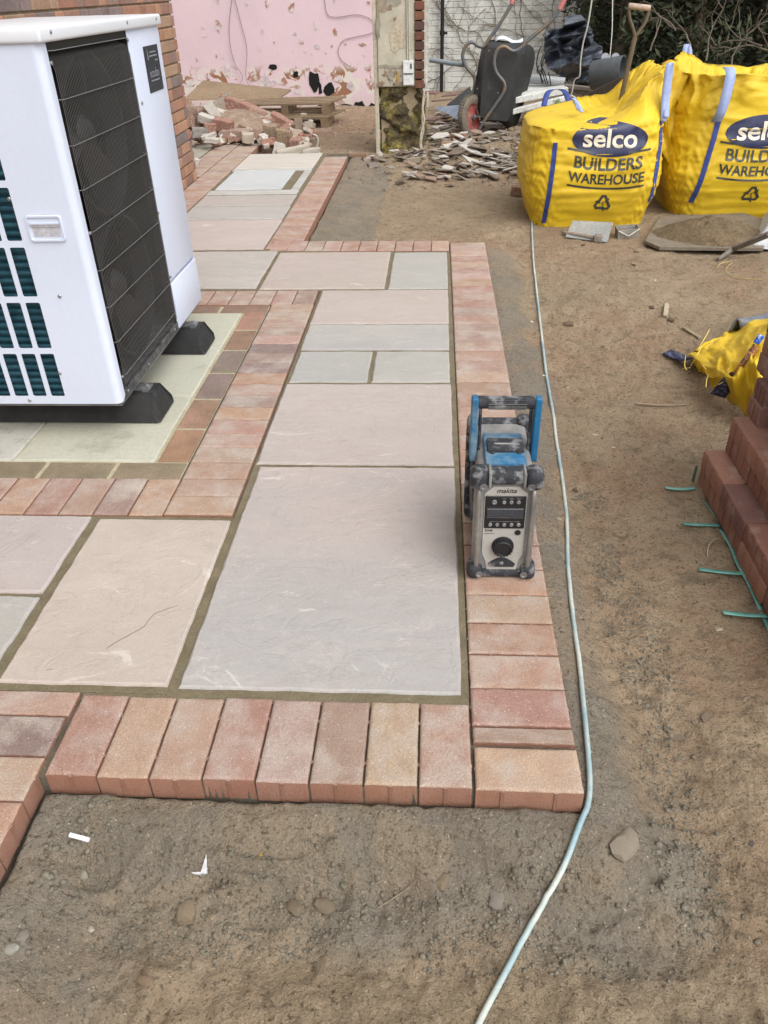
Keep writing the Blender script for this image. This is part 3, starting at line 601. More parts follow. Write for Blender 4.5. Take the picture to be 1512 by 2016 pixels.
def rough_block(x0, x1, y0, y1, z0, z1, amp, seed, nu=90, nv=70):
    """mossy rubble core: rectangular tube around z with displaced faces"""
    mb = MB(); P = []; per = [(x0, y0), (x1, y0), (x1, y1), (x0, y1), (x0, y0)]
    for j in range(nv+1):
        v = j/nv; row = []
        for i in range(nu):
            t = i/nu*4; k = int(t); f = t-k; x = per[k][0]+(per[k+1][0]-per[k][0])*f; y = per[k][1]+(per[k+1][1]-per[k][1])*f; z = z0+(z1-z0)*v
            s = (x-x0)+(y-y0)*1.3+seed; d = amp*(float(fbm(np.array(s*7), np.array(z*9), seed, 5))*2.2 + .5*float(vnoise(np.array(s*11), np.array(z*13), seed+3)) - .2)
            fl_ = .05*(1-v)**3; cx_, cy_ = (x0+x1)/2, (y0+y1)/2; L = math.hypot(x-cx_, y-cy_); row.append((x+(x-cx_)/L*(d+fl_), y+(y-cy_)/L*(d+fl_), z))
        P.append(row)
    mb.grid(P, True); n = len(P[0]); mb.f.append(tuple((nv)*n+i for i in range(n))); return mb
mossm = mat('mossy_rubble', (.05, .037, .02), (.15, .12, .055), 14, .95, 1, 40, .04, c3=(.30, .25, .07), s3=6, t3=(.52, .62), fine=.45, fscale=60)
rough_block(-.60, -.225, 7.03, 7.42, -.18, .475, .085, 5).build('mossy_base', mossm, pier, 60)
MB().rbox((-.343, 6.985, .585), (.094, .045, .195), .006).build('switch_box', mat('white_plastic_box', (.62, .64, .64), (.5, .52, .52), 9, .5, .1, 50), pier)
MB().bx2(-.385, -.30, 6.958, 6.962, .576, .584).bx2(-.325, -.312, 6.958, 6.9625, .62, .66).build('switch_marks', BLACK, pier)
MB().tube([(-.352, 6.99, .68), (-.352, 6.99, 2.4)], .006, 8).tube([(-.336, 6.99, .68), (-.336, 6.99, 2.4)], .006, 8).build('conduit', mat('painted_conduit', (.42, .40, .34), None, rough=.6), pier)
tw = mat('split_white_timber', (.55, .54, .48), (.35, .33, .28), 12, .85, .5, 50)
MB().prism([(-.215, 7.0, 1.06), (-.19, 7.0, 1.02), (-.165, 7.0, 2.3), (-.215, 7.0, 2.3)], (0, .05, 0)).prism([(-.215, 6.99, .49), (-.195, 6.99, .5), (-.188, 6.99, 1.03), (-.215, 6.99, 1.06)], (0, .04, 0)).prism([(-.193, 7.0, .45), (-.172, 7.0, .44), (-.16, 7.0, 1.2), (-.187, 7.0, 1.2)], (0, .04, 0)).bx2(-.178, -.160, 6.985, 7.04, .30, .42, .003).build('split_timber', tw, pier)
MB().tube(smoothpath([(-.20, 6.99, .44), (-.215, 6.98, .3), (-.20, 6.975, .2), (-.225, 6.97, .1), (-.235, 6.965, 0), (-.22, 6.95, -.06), (-.205, 6.95, -.1)]), .009, 7).tube(smoothpath([(-.195, 6.985, .4), (-.22, 6.975, .22), (-.205, 6.97, .12), (-.225, 6.96, .02), (-.21, 6.95, -.1)]), .006, 6).build('hanging_cord', mat('frayed_pale_cord', (.50, .45, .36), (.35, .3, .24), 30, .9, .4, 90), pier)
# ---------------------------------------------------------------- white brick wall
ww = thing('white_brick_wall', 'white painted brick garden wall behind the wheelbarrow', 'wall', (.8, 12.3, -.25))
MB().bx2(-1.2, 1.92, 12.22, 12.42, -.3, 2.4).build('wall_core', PAINTBR, ww)
mb = masonry((-1.2, 12.222, -.2), (1, 0, 0), (0, -1, 0), 3.12, 2.55, [(.5, .5, .5)], depth=.016, seed=12, jit=.003, flemish=False, jt=.007); mb.a = [None]*len(mb.a)
mb.build('wall', PAINTBR, ww)
dp = MB().tube([(-.02, 12.10, -.2), (-.02, 12.10, 2.4)], .026, 10)
for z in (.65, 1.6): dp.tube([(-.02, 12.10, z-.03), (-.02, 12.10, z+.03)], .036, 10)
dp.box((.03, 12.12, .65), (.05, .04, .03))
tag(dp.build('drainpipe', BLACK, None, 40), 'thin black drainpipe standing against the white brick wall', 'drainpipe')
iv = MB(); r = random.Random(4)
def vine(x, z, a, L, w_):
    p = [(x, 12.19, z)]; n = 0
    while n < L:
        a += r.uniform(-.45, .45); x += math.cos(a)*.05; z += math.sin(a)*.05; n += .05
        if x > 1.88: break
        p.append((x, 12.19+r.uniform(-.01, .01), z))
        if r.random() < .16 and w_ > .0025: vine(x, z, a+r.choice((-1, 1))*r.uniform(.5, 1), L*.4, w_*.6)
    if len(p) > 1: iv.tube(p, w_, 5)
for x, z in ((.45, .1), (.6, .0), (.75, .2), (1.2, .2), (1.45, .2), (.9, .2), (1.65, .3)): vine(x, z, 1.5, 1.6, .006)
tag(iv.build('ivy_stems', mat('dry_stem', (.20, .17, .12), None, rough=.9)), 'dry leafless ivy stems climbing the white brick wall', 'climbing plant')
# ---------------------------------------------------------------- hedge and trees
leafm = mat('dark_conifer_leaf', None, (.6, .65, .6), 3, .75, 0, 10, src='tint', fine=.3, fscale=8)
barkm = mat('dark_bark', (.06, .045, .03), (.10, .08, .055), 12, .95, .8, 30, .01)
def leaf_cloud(mb, n, cx, cy, z0, z1, rx, ry, r, size=(.03, .07), cols=None):
    for _ in range(n):
        for __ in range(20):
            x = r.uniform(-1, 1); y = r.uniform(-1, 1)
            if x*x+y*y < 1: break
        z = r.uniform(z0, z1); X = cx+x*rx; Y = cy+y*ry
        if vnoise(np.array(X*3.1), np.array(z*3.1+Y*2), 77) < .38: continue
        s = r.uniform(*size); d = Vector((r.gauss(0, 1), r.gauss(0, 1), r.gauss(0, .8))).normalized(); e = d.orthogonal().normalized(); e = Matrix.Rotation(r.uniform(0, 6.28), 3, d) @ e
        p = Vector((X, Y, z)); a = d*s; b = e*s*.32
        c = r.choice(cols or [(.020, .032, .014), (.03, .045, .018), (.045, .06, .022), (.04, .035, .018), (.06, .065, .03)])
        mb.add([p-a, p-b+a*.1, p+a, p+b+a*.1], [(0, 1, 2, 3)], c)
trees = [(2.15, 10.2, .55, .45, 'dense dark conifer next to the end of the white wall'), (2.95, 9.9, .6, .5, 'dark evergreen behind the spade handle'), (3.8, 10.3, .65, .55, 'dark evergreen with pale twigs behind the left yellow bag'),
         (4.6, 9.6, .65, .6, 'dark evergreen behind the right yellow bag'), (5.5, 10.4, .8, .7, 'broad dark evergreen at the far right end of the hedge'), (2.5, 11.6, .9, .5, 'evergreen in the back row behind the black sheet'), (4.2, 11.8, 1.2, .6, 'evergreen in the back row behind the yellow bags')]
for i, (x, y, rx, ry, lb) in enumerate(trees):
    r = random.Random(90+i); t = thing('evergreen_tree', lb, 'tree', (x, y, -.1), 'evergreens at the back of the garden'); tr = MB()
    tr.tube([(x+r.uniform(-.03, .03), y, -.3+.5*k) for k in range(7)], [.09-.01*k for k in range(7)], 8)
    for k in range(26):
        a = r.uniform(0, 6.28); z = r.uniform(0, 2.2); L = r.uniform(.3, rx*1.1); p = [Vector((x, y, z))]
        for q in range(5): a += r.uniform(-.35, .35); p.append(p[-1]+Vector((math.cos(a), math.sin(a)*.8, r.uniform(-.1, .5)))*(L/5))
        tr.tube(p, [.014-.0022*q for q in range(6)], 5)
    tr.build('trunk', barkm, t, 60)
    mb = MB(); leaf_cloud(mb, 8500, x, y, .0, 2.9, rx, ry, r); mb.build('crown', leafm, t)
pale = mat('pale_bare_branch', (.15, .125, .095), (.09, .075, .055), 12, .9, .4, 50)
tw = MB(); r = random.Random(6)
def twig(p, d, L, w_, dep=0):
    pts = [p.copy()]; n = 7
    for k in range(n): d = (d+Vector((r.uniform(-.4, .4), r.uniform(-.3, .3), r.uniform(-.35, .35)))).normalized(); pts.append(pts[-1]+d*(L/n))
    tw.tube(pts, [w_*(1-.75*k/n) for k in range(n+1)], 5)
    if dep < 2:
        for k in (3, 5): twig(pts[k], (d+Vector((r.uniform(-1, 1), r.uniform(-.3, .3), r.uniform(-.6, 1)))).normalized(), L*.55, w_*.55, dep+1)
for s, e in (((1500, 90), (1420, 70)), ((1480, 75), (1400, 120)), ((1500, 20), (1440, 100)), ((1440, 130), (1470, 20)), ((1360, 90), (1330, 0)), ((1390, 120), (1400, 10)), ((1512, 100), (1430, 105)), ((1280, 100), (1290, 20)), ((1330, 60), (1310, 10))):
    a, b = aty(s[0], s[1], 8.7), aty(e[0], e[1], 8.9); twig(a, (b-a).normalized(), (b-a).length*1.3, .010)
tag(tw.build('bare_branches', pale, None, 60), 'tangle of pale leafless branches in front of the dark hedge', 'bush')
mb = MB(); r = random.Random(3)
for k in range(26000):
    x = r.uniform(1.9, 9); z = r.uniform(-.2, 3.2); y = 12.9+r.uniform(-.35, .5)+.15*math.sin(x*2); s = r.uniform(.04, .09); d = Vector((r.gauss(0, 1), r.gauss(0, 1), r.gauss(0, 1))).normalized(); e = d.orthogonal().normalized()
    p = Vector((x, y, z)); mb.add([p-d*s, p-e*s*.4, p+d*s, p+e*s*.4], [(0, 1, 2, 3)], r.choice([(.014, .022, .010), (.022, .032, .014), (.03, .038, .018)]))
tag(mb.build('hedge', leafm), 'continuous dark hedge closing the back of the garden', 'hedge', kind='stuff')
# garden fence far behind the hedge
fe = thing('board_fence', 'dark weathered board fence glimpsed behind the hedge', 'fence', (5.5, 13.9, -.2)); mb = MB(); fm_ = mat('dark_fence_board', (.05, .042, .035), (.08, .07, .055), 6, .9, .4, 40)
for k in range(56): mb.box((1.95+.152*k, 13.9, .9), (.145, .02+.004*(k % 2), 2.2))
mb.build('boards', fm_, fe)
# ---------------------------------------------------------------- heat pump
hp = thing('heat_pump', 'white air source heat pump on black rubber feet beside the brick house', 'heat pump', (-1.35, 1.73, 0))
X1, X0, Y0, Y1, Z0, Z1 = -1.11, -1.59, 1.207, 2.25, .125, 1.15
def round_rect(x0, x1, z0, z1, r=.006, n=3):
    p = []
    for cx, cz, a0 in ((x1-r, z0+r, -90), (x1-r, z1-r, 0), (x0+r, z1-r, 90), (x0+r, z0+r, 180)):
        for k in range(n+1): a = R(a0+90*k/n); p.append((cx+r*math.cos(a), cz+r*math.sin(a)))
    return p
# near side panel with coil openings cut out
def panel_with_holes(outline, holes, y, th):
    bm = bmesh.new(); E = []
    for loop in [outline]+holes:
        vs = [bm.verts.new((x, y, z)) for x, z in loop]; E += [bm.edges.new((vs[i], vs[(i+1) % len(vs)])) for i in range(len(vs))]
    bmesh.ops.triangle_fill(bm, edges=E, use_beauty=True)
    res = bmesh.ops.extrude_face_region(bm, geom=list(bm.faces)); bmesh.ops.translate(bm, vec=(0, th, 0), verts=[g_ for g_ in res['geom'] if isinstance(g_, bmesh.types.BMVert)])
    return bm
holes = []
for c in range(4):
    for k in range(6): x1 = -1.2945-.0615*c; z0 = .153+.1665*k; z1 = z0+.1475; holes.append(round_rect(x1-.0455, x1, z0, min(z1, 1.12), .005))
R_ = .022
# side panel: flat part with holes, then the rounded near corner that turns into the front
mb = MB(); mb.frombm(panel_with_holes([(X0, Z0), (X1-R_, Z0), (X1-R_, Z1), (X0, Z1)], holes, Y0, .002))
P = []
for k in range(9):
    a = R(-90+90*k/8); x = X1-R_+R_*math.cos(a); y = Y0+R_+R_*math.sin(a); P.append([(x, y, Z0), (x, y, Z1)])
P.append([(X1, Y0+.043, Z0+.012), (X1, Y0+.043, Z1)]); P.append([(X1-.02, Y0+.043, Z0+.012), (X1-.02, Y0+.043, Z1)])
mb.grid(P); mb.build('side_panel', WHITE, hp, 40)
MB().bx2(X0, X0+.003, Y0+.003, Y1, Z0, Z1).bx2(X0, X1-.002, Y1-.003, Y1, Z0, Z1).build('back_panel', WHITE, hp)
mb = MB(); GY0, GY1 = Y0+.045, 1.893
mb.rbox((X1-.012, (GY1+Y1)/2, (.312+Z1)/2), (.024, Y1-GY1, Z1-.312), .004); mb.build('front_panel', WHITE, hp, 40)
MB().rbox((X1-.009, (GY1+Y1)/2, (Z0+.302)/2), (.03, Y1-GY1, .302-Z0), .004).build('lower_cover', WHITE, hp, 40)
lid = MB().rbox(((X0+X1)/2+.002, (Y0+Y1)/2, 1.166), (X1-X0+.022, Y1-Y0+.02, .036), .008, 3).build('lid', WHITEL, hp, 40)
mb = MB().bx2(X0+.01, X1-.13, Y0+.07, Y1-.01, Z0+.02, Z1-.01); mb.build('inner_casing', DARKIN, hp)
MB().bx2(X0+.004, X1-.004, Y0+.01, Y1-.004, Z0-.012, Z0+.006).build('base_tray', GALV, hp)
# coil behind the side openings
mb = MB(); cp = MB()
for k in range(42): mb.tube([(-1.565, Y0+.03, .15+.0235*k), (-1.30, Y0+.03, .15+.0235*k)], .0085, 8)
mb.bx2(-1.565, -1.30, Y0+.034, Y0+.06, .13, 1.13); mb.build('coil', FIN, hp, 60)
for k in range(24):
    for x in (-1.283, -1.297): cp.tube([(x, Y0+.02, .16+.041*k), (x-.004, Y0+.015, .175+.041*k), (x, Y0+.02, .19+.041*k)], .004, 6)
cp.build('coil_pipework', COPPER, hp, 60)
# grille
mb = MB(); xg = X1+.004
NV = 56
for k in range(NV):
    y = GY0+.014+(GY1-GY0-.028)*k/(NV-1); mb.tube([(X1-.07, y-.004, 1.122), (X1-.03, y-.001, 1.118), (xg-.006, y, 1.105), (xg, y, 1.08), (xg, y, .17), (X1-.01, y, .155)], .0012, 4)
mb.build('grille', WIRE, hp)
mb = MB()
for z in (1.128, 1.012, .896, .778, .660, .545, .430, .315, .20): mb.tube([(X1-.015, GY0+.004, z), (xg+.0035, GY0+.02, z), (xg+.0035, GY1-.02, z), (X1-.015, GY1-.004, z)], .0014, 5)
mb.build('grille_crossbars', mat('grille_crossbar', (.13, .13, .13), None, rough=.4, bump=0), hp)
# two fans behind the grille
shm = mat('fan_shroud', (.007, .008, .012), None, rough=.6, bump=0)
for z in (.40, .88):
    cy = (GY0+GY1)/2; f = MB(); f.lathe([(.235, -.035), (.235, .035), (.228, .035), (.228, -.035)], (X1-.07, cy, z), (1, 0, 0), 40).build('fan_ring', BLACK, hp, 40)
    b = MB(); b.lathe([(.0, -.03), (.055, -.03), (.06, .01), (.04, .03), (0, .035)], (X1-.09, cy, z), (1, 0, 0), 24)
    for q in range(3):
        P = []
        for i in range(7):
            rr_ = .05+.17*i/6; row = []
            for j in range(5): a = 2*math.pi*q/3+.3+(j/4)*(1.0-.2*i/6)+.35*i/6; row.append((X1-.11+.05*j/4, cy+rr_*math.cos(a), z+rr_*math.sin(a)))
            P.append(row)
        b.grid(P)
    b.build('fan', mat('fan_blade', (.004, .004, .005), None, rough=.5, bump=0), hp, 50)
MB().bx2(X1-.128, X1-.122, GY0, GY1, .15, 1.14).build('fan_shroud', shm, hp)
MB().bx2(X1-.028, X1+.002, Y0+.046, GY1, Z0, Z0+.028, .002).build('base_rail', mat('dark_base_rail', (.05, .055, .06), (.14, .145, .15), 30, .5, .2, 60, metal=.4), hp)
MB().bx2(X1-.03, X1-.002, GY0-.002, GY0+.006, Z0+.02, Z1).bx2(X1-.03, X1-.002, GY1-.006, GY1, Z0+.02, Z1).bx2(X1-.03, X1-.003, GY0+.006, GY1-.006, 1.128, 1.149).build('grille_frame', BLACK, hp)
# recessed carrying handle
hd = MB(); Pz = round_rect(-1.268, -1.160, .650, .725, .009, 4); Pi = round_rect(-1.262, -1.166, .656, .719, .006, 4)
n = len(Pz); hd.add([(x, Y0-.001, z) for x, z in Pz]+[(x, Y0-.006, z) for x, z in [(a*.96+(-1.214)*.04, b*.96+.6875*.04) for a, b in Pz]]+[(x, Y0-.006, z) for x, z in Pi]+[(x, Y0-.0015, z) for x, z in Pi], [(k*n+i, k*n+(i+1) % n, (k+1)*n+(i+1) % n, (k+1)*n+i) for k in range(3) for i in range(n)]+[tuple(3*n+i for i in range(n))])
hd.bx2(-1.258, -1.170, Y0-.0075, Y0-.001, .700, .704); hnd = hd.build('handle', WHITE, hp, 30)
MB().add([(-1.256, Y0-.0022, .694), (-1.172, Y0-.0022, .694), (-1.175, Y0-.0022, .664), (-1.253, Y0-.0022, .664)], [(0, 1, 2, 3)]).prism([(-1.258, Y0-.0045, .692), (-1.170, Y0-.0045, .692), (-1.170, Y0-.0045, .701), (-1.258, Y0-.0045, .701)], (0, .003, 0)).build('recess_shade', mat('painted_recess_shade', (.42, .42, .46), None, rough=.5, bump=0), hnd)  # flat grey faces paint the shade inside the handle and under its lip
# screws
sm = mat('steel_screw', (.35, .35, .37), None, rough=.35, metal=.8, bump=0)
def screw(p, ax):
    MB().lathe([(0, -.002), (.0055, -.002), (.0055, .0015), (.004, .003), (0, .0032)], p, ax, 10).build('screw', sm, hp, 40)
for y in (Y0+.06, 1.88, 2.2): screw((X1+.0125, y, 1.170), (1, 0, 0))
for y, z in ((GY0+.004, 1.10), (GY0+.004, .66), (GY0+.004, .20), (GY1-.004, 1.12), (GY1-.004, .57), (GY1+.03, .93), (GY1+.008, .33), (GY1+.008, .15), (Y0+.07, .140), (1.5, .140), (1.84, .140)): screw((X1+.002, y, z), (1, 0, 0))
for x, z in ((-1.418, .138), (-1.30, .77), (-1.225, .487), (-1.29, .235)): screw((x, Y0-.001, z), (0, -1, 0))
# dark rating label with lettering
def text2d(body, size, off=0.0, shear=0, sp=1.0):
    cu = bpy.data.curves.new('t', 'FONT'); cu.body = body; cu.size = size; cu.offset = off; cu.shear = shear; cu.space_character = sp; cu.align_x = 'CENTER'; cu.fill_mode = 'FRONT'; cu.resolution_u = 4
    ob = bpy.data.objects.new('t', cu); COL.objects.link(ob); dg = bpy.context.evaluated_depsgraph_get(); dg.update(); me = bpy.data.meshes.new_from_object(ob.evaluated_get(dg))
    vs = [tuple(v.co[:2]) for v in me.vertices]; fs = [tuple(p.vertices) for p in me.polygons]; bpy.data.objects.remove(ob); bpy.data.meshes.remove(me); return vs, fs
lb = MB().rbox((X1+.001, 2.117, 1.02), (.002, .165, .145), .0009, 1).build('rating_label', mat('black_gloss_label', (.03, .035, .045), None, rough=.25, bump=0), hp)
gl = mat('grey_lettering', (.22, .23, .26), None, rough=.5, bump=0)
v, f = text2d('ecodan', .040, .0003, 0, .95); MB().add([(X1+.0026, 2.117+a, .995+b) for a, b in v], f).build('lettering', gl, lb)
mb = MB()
for k, (y, z, w_) in enumerate(((2.13, 1.072, .07), (2.13, 1.060, .09), (2.16, 1.045, .03), (2.117, .984, .1))): mb.bx2(X1+.0021, X1+.0026, y-w_/2, y+w_/2, z-.002, z+.002)
mb.prism([(X1+.0026, 2.065, 1.05), (X1+.0026, 2.075, 1.05), (X1+.0026, 2.07, 1.085)], (-.0005, 0, 0)); mb.build('small_print', gl, lb)
# rubber feet
for (y, xr) in ((1.405, -1.032), (2.02, -1.025)):
    prof = [(-.088, 0), (.088, 0), (.078, .03), (.050, .088), (-.050, .088), (-.078, .03)]; xl = -1.70
    mb = MB(); n = 6; rings = []
    for x, s, zs in ((xl, 1, .0), (xr-.075, 1, 0), (xr-.03, 1, 0)): rings.append([(x, y+a*s, b) for a, b in prof])
    rings.append([(xr, y+a*.97, b*.38) for a, b in prof]); rings[2] = [(xr-.012 if b < .02 else xr-.03, y+a, b) for a, b in prof]
    rings = rings[:3]+[[(xr-.004 if b < .05 else xr-.035, y+a*.94, min(b, .086)) for a, b in prof]]
    mb.grid(rings, True); mb.f.append(tuple(range(5, -1, -1))); mb.f.append(tuple(len(mb.v)-6+i for i in range(6)))
    ft = mb.build('foot', RUBBER, hp)
    MB().bx2(xl+.05, xr-.045, y-.022, y+.022, .088, .099, .002).bx2(xr-.07, xr-.048, y-.03, y-.022, .088, .108).build('rail', GALV, ft)
    MB().lathe([(0, 0), (.015, 0), (.015, .003), (.009, .003), (.009, .010), (0, .010)], (xr-.062, y, .099), (0, 0, 1), 6).build('bolt', sm, ft)
# ---------------------------------------------------------------- site radio
rd = thing('site_radio', 'dusty battery site radio with blue carry handle standing on the patio edge', 'radio', (.0885, .63, 0))
RX, RY = .0885, .485
DUST = mat('dusty_dark_rubber', (.022, .024, .030), (.19, .19, .195), 30, .75, .5, 120, .003, contrast=(.50, .64), fine=.35, fscale=90)
DUSTG = mat('dusty_grey_plastic', (.15, .15, .15), (.29, .28, .265), 14, .7, .3, 120, .002, contrast=(.35, .7), fine=.15, c3=(.08, .08, .085), s3=16, t3=(.62, .75))
FACE = mat('warm_grey_faceplate', (.40, .385, .36), (.33, .315, .29), 12, .6, .15, 120, fine=.08)
BLUE = mat('worn_blue_plastic', (.006, .085, .20), (.012, .13, .27), 8, .5, .2, 80, c3=(.30, .40, .46), s3=18, t3=(.6, .8), fine=.12)
BLUED = mat('dusty_blue_plastic', (.012, .11, .23), (.17, .25, .31), 22, .65, .2, 80, fine=.12)
MB().rbox((RX, .635, .155), (.132, .255, .275), .012, 3).build('body', DUSTG, rd, 40)
mb = MB().rbox((RX, RY+.012, .15), (.150, .024, .288), .009, 3); mb.build('front_frame', DUSTG, rd, 40)
# faceplate with clipped corners
fp = [(-.030, .268), (.030, .268), (.050, .250), (.050, .075), (.040, .050), (.036, .022), (-.036, .022), (-.040, .050), (-.050, .075), (-.050, .250)]
MB().prism([(RX+x, RY-.003, z) for x, z in fp], (0, .004, 0)).build('faceplate', FACE, rd)
# corner bumpers and roll bars at front and back
def bumper(y0, y1, z0, z1, b): return MB().rbox((RX, (y0+y1)/2, (z0+z1)/2), (.166, y1-y0, z1-z0), b, 4)
mb = MB()
for sx in (-1, 1):
    for q in (((RX+sx*.064, RY+.008, .288), (.042, .055, .052), .016, 4), ((RX+sx*.066, RY+.006, .022), (.038, .050, .044), .015, 4), ((RX+sx*.064, .765, .285), (.042, .045, .05), .015, 3), ((RX+sx*.066, .765, .022), (.038, .045, .044), .014, 3)):
        MB().rbox(*q).build('corner_bumper', DUST, rd, 50)
for q in (((RX, RY+.010, .292), (.095, .046, .036), .014, 4), ((RX, RY+.006, .014), (.10, .030, .022), .007, 3), ((RX, .768, .285), (.1, .03, .03), .01, 3)): MB().rbox(*q).build('bumper', DUST, rd, 50)
for sx in (-1, 1): MB().rbox((RX+sx*.040, RY+.008, .2915), (.007, .050, .042), .003, 2).build('bumper_rib', DUSTG, rd, 40)
for sx in (-1, 1):
    for z in (.277, .020): MB().lathe([(0, -.002), (.009, -.002), (.009, .0015), (.005, .0015), (.004, 0), (0, 0)], (RX+sx*.055, RY-.0195, z), (0, -1, 0), 12).build('screw', GALV, rd, 40)
tb = mat('scuffed_grey_tube', (.30, .28, .25), (.20, .19, .18), 20, .45, .1, 80, metal=.5)
for sx in (-1, 1):
    MB().tube(smoothpath([(RX+sx*.064, RY-.004, .262), (RX+sx*.064, RY-.012, .245), (RX+sx*.0635, RY-.014, .15), (RX+sx*.063, RY-.012, .055), (RX+sx*.063, RY-.004, .035)], 4), .0062, 10).build('roll_bar', tb, rd, 60)
    MB().tube([(RX+sx*.078, .765, .04), (RX+sx*.078, .765, .27)], .008, 10).build('roll_bar', DUST, rd, 60)
MB().rbox((RX, RY-.0042, .197), (.096, .004, .093), .0018, 1).build('control_panel', BLACK, rd)
lcd = mat('lcd_glass', (.035, .04, .048), None, rough=.15, bump=0)
MB().rbox((RX, RY-.0068, .197), (.087, .003, .023), .001, 1).build('display', lcd, rd)
MB().bx2(RX-.0435, RX+.0435, RY-.0072, RY-.0055, .1828, .184).bx2(RX-.0435, RX+.0435, RY-.0072, RY-.0055, .2095, .2103).build('display_edge', GALV, rd)
bt = mat('dusty_button', (.28, .28, .28), (.12, .12, .12), 60, .5, .1, 100)
for x, z, q in [(-.027, .228, .0062)]+[(x, .228, .0046) for x in (-.004, .013, .030)]+[(-.034+.017*k, .1635, .0047) for k in range(5)]:
    MB().lathe([(0, 0), (q, 0), (q, .003), (q*.7, .0042), (q*.5, .003), (0, .003)], (RX+x, RY-.006, z), (0, -1, 0), 14).build('button', bt, rd, 50)
mb = MB()
for x in (-.004, .013, .030): mb.bx2(RX+x-.005, RX+x+.005, RY-.0068, RY-.006, .2365, .2375)
mb.build('small_print', bt, rd)
MB().bx2(RX-.036, RX+.036, RY-.0068, RY-.006, .1715, .1722).build('printed_line', bt, rd)
mb = MB(); mb.lathe([(0, 0), (.027, 0), (.027, .004), (.024, .005), (.0225, .016), (.019, .018), (.0175, .015), (0, .015)], (RX, RY-.003, .098), (0, -1, 0), 32)
for k in range(18): a = 2*math.pi*k/18; mb.box((RX+.0232*math.cos(a), RY-.0125, .098+.0232*math.sin(a)), (.0035, .012, .0035), Matrix.Rotation(-a, 3, 'Y'))
mb.build('volume_knob', BLACK, rd, 40)
mb = MB(); pts = [(x, .062-.00*0-(x/.036)**2*.022) for x in (-.034, -.024, -.012, 0, .012, .024, .034)]; low = [(x, .034) for x in (.030, .015, -.015, -.030)]
mb.prism([(RX+x, RY-.0055, z) for x, z in pts+low], (0, .003, 0)); mb.build('latch', DUST, rd)
MB().lathe([(0, 0), (.005, 0), (.005, .002), (0, .002)], (RX, RY-.0055, .046), (0, -1, 0), 14).build('screw', bt, rd)
MB().lathe([(0, 0), (.0075, 0), (.0075, .0015), (0, .0015)], (RX+.034, RY-.003, .138), (0, -1, 0), 18).build('badge', BLACK, rd)
v, f = text2d('makita', .0180, .0002, .35, .98); MB().add([(RX+x, RY-.0036, .2515+z) for x, z in v], f).build('lettering', BLACK, rd)
v, f = text2d('DAB', .0085, .0003, 0, 1.1); MB().add([(RX-.036+x, RY-.0036, .1405+z) for x, z in v], f).add([(RX-.047, RY-.0036, .1335), (RX-.022, RY-.0036, .1335), (RX-.022, RY-.0036, .1348), (RX-.047, RY-.0036, .1348)], [(0, 1, 2, 3)]).build('lettering', BLACK, rd)
# ribbed side covers
for sx in (-1, 1):
    mb = MB()
    for k in range(9): mb.rbox((RX+sx*.0685, .545, .075+.02*k), (.006, .05, .016), .002, 1)
    mb.lathe([(0, 0), (.085, 0), (.085, .006), (.075, .008), (0, .006)], (RX+sx*.066, .665, .15), (sx, 0, 0), 28); mb.build('speaker_grille', DUST, rd, 40)
# lid and battery cover
MB().rbox((RX, .60, .297), (.098, .155, .022), .006, 2).build('top_cover', BLUED, rd, 40)
MB().rbox((RX+.002, .602, .312), (.088, .058, .012), .003, 2).rbox((RX-.03, .572, .306), (.012, .012, .014), .003, 1).rbox((RX+.034, .572, .306), (.012, .012, .014), .003, 1).build('top_latch', DUST, rd, 40)
MB().rbox((RX+.002, .60, .3183), (.055, .006, .0025), .001, 1).build('latch_mark', DUSTG, rd)
# handle: two flat blue arms, ribbed grip
hm = []
for sx in (-1, 1):
    mb = MB(); y = .615; P0 = [(.600, .437), (.632, .434), (.652, .30), (.640, .262), (.606, .262), (.606, .30)]
    x0 = RX+sx*.083; mb.prism([(x0, a, b) for a, b in P0], (-sx*.017, 0, 0)); o = mb.build('handle_arm', BLUE if sx > 0 else BLUED, rd)
    bv = o.modifiers.new('b', 'BEVEL'); bv.width = .005; bv.segments = 3
    MB().rbox((RX+sx*.060, .622, .345), (.007, .012, .15), .002, 1).build('arm_liner', DUST, rd)
mb = MB().tube([(RX-.067, .618, .420), (RX+.067, .618, .420)], .0155, 20)
for k in range(5):
    a = R(150+k*22); mb.box((RX, .618+.0158*math.cos(a)*1.0, .420+.0158*math.sin(a)*-1+0), (.092, .0026, .0026), Matrix.Rotation(a, 3, 'X'))
mb.build('grip', DUST, rd, 40)
mb = MB()
for k in range(4):
    a = R(172+k*24); mb.box((RX+.002, .618+.0166*math.cos(a), .420-.0166*math.sin(a)*-1), (.090, .0018, .0012), Matrix.Rotation(-a, 3, 'X'))
mb.build('grip_rib', DUSTG, rd)
# ---------------------------------------------------------------- extension cable
cpx = [(935, 2040), (945, 2010), (1000, 1905), (1055, 1805), (1110, 1705), (1140, 1640), (1156, 1590), (1161, 1540), (1155, 1450), (1147, 1370), (1140, 1300), (1128, 1215), (1118, 1110), (1116, 1030), (1108, 950), (1097, 880), (1086, 800), (1076, 740), (1071, 700), (1064, 640), (1055, 560), (1050, 510), (1047, 450), (1047, 405)]
pts = []
for x, y in cpx:
    z = -.11
    for _ in range(4): p = at(x, y, z+.0065); z = gz(p.x, p.y)
    pts.append(Vector((p.x, p.y, z+.0065)))
pts[6] = at(1156, 1590, -.052); pts[7] = at(1161, 1535, -.045); pts[5] = at(1140, 1640, -.085)
for q in (5, 6, 7): pts[q].z = max(pts[q].z, gz(pts[q].x, pts[q].y)+.006)
cpts = smoothpath(pts, 8)
for q in cpts: q.z = max(q.z, gz(q.x, q.y)+.005)
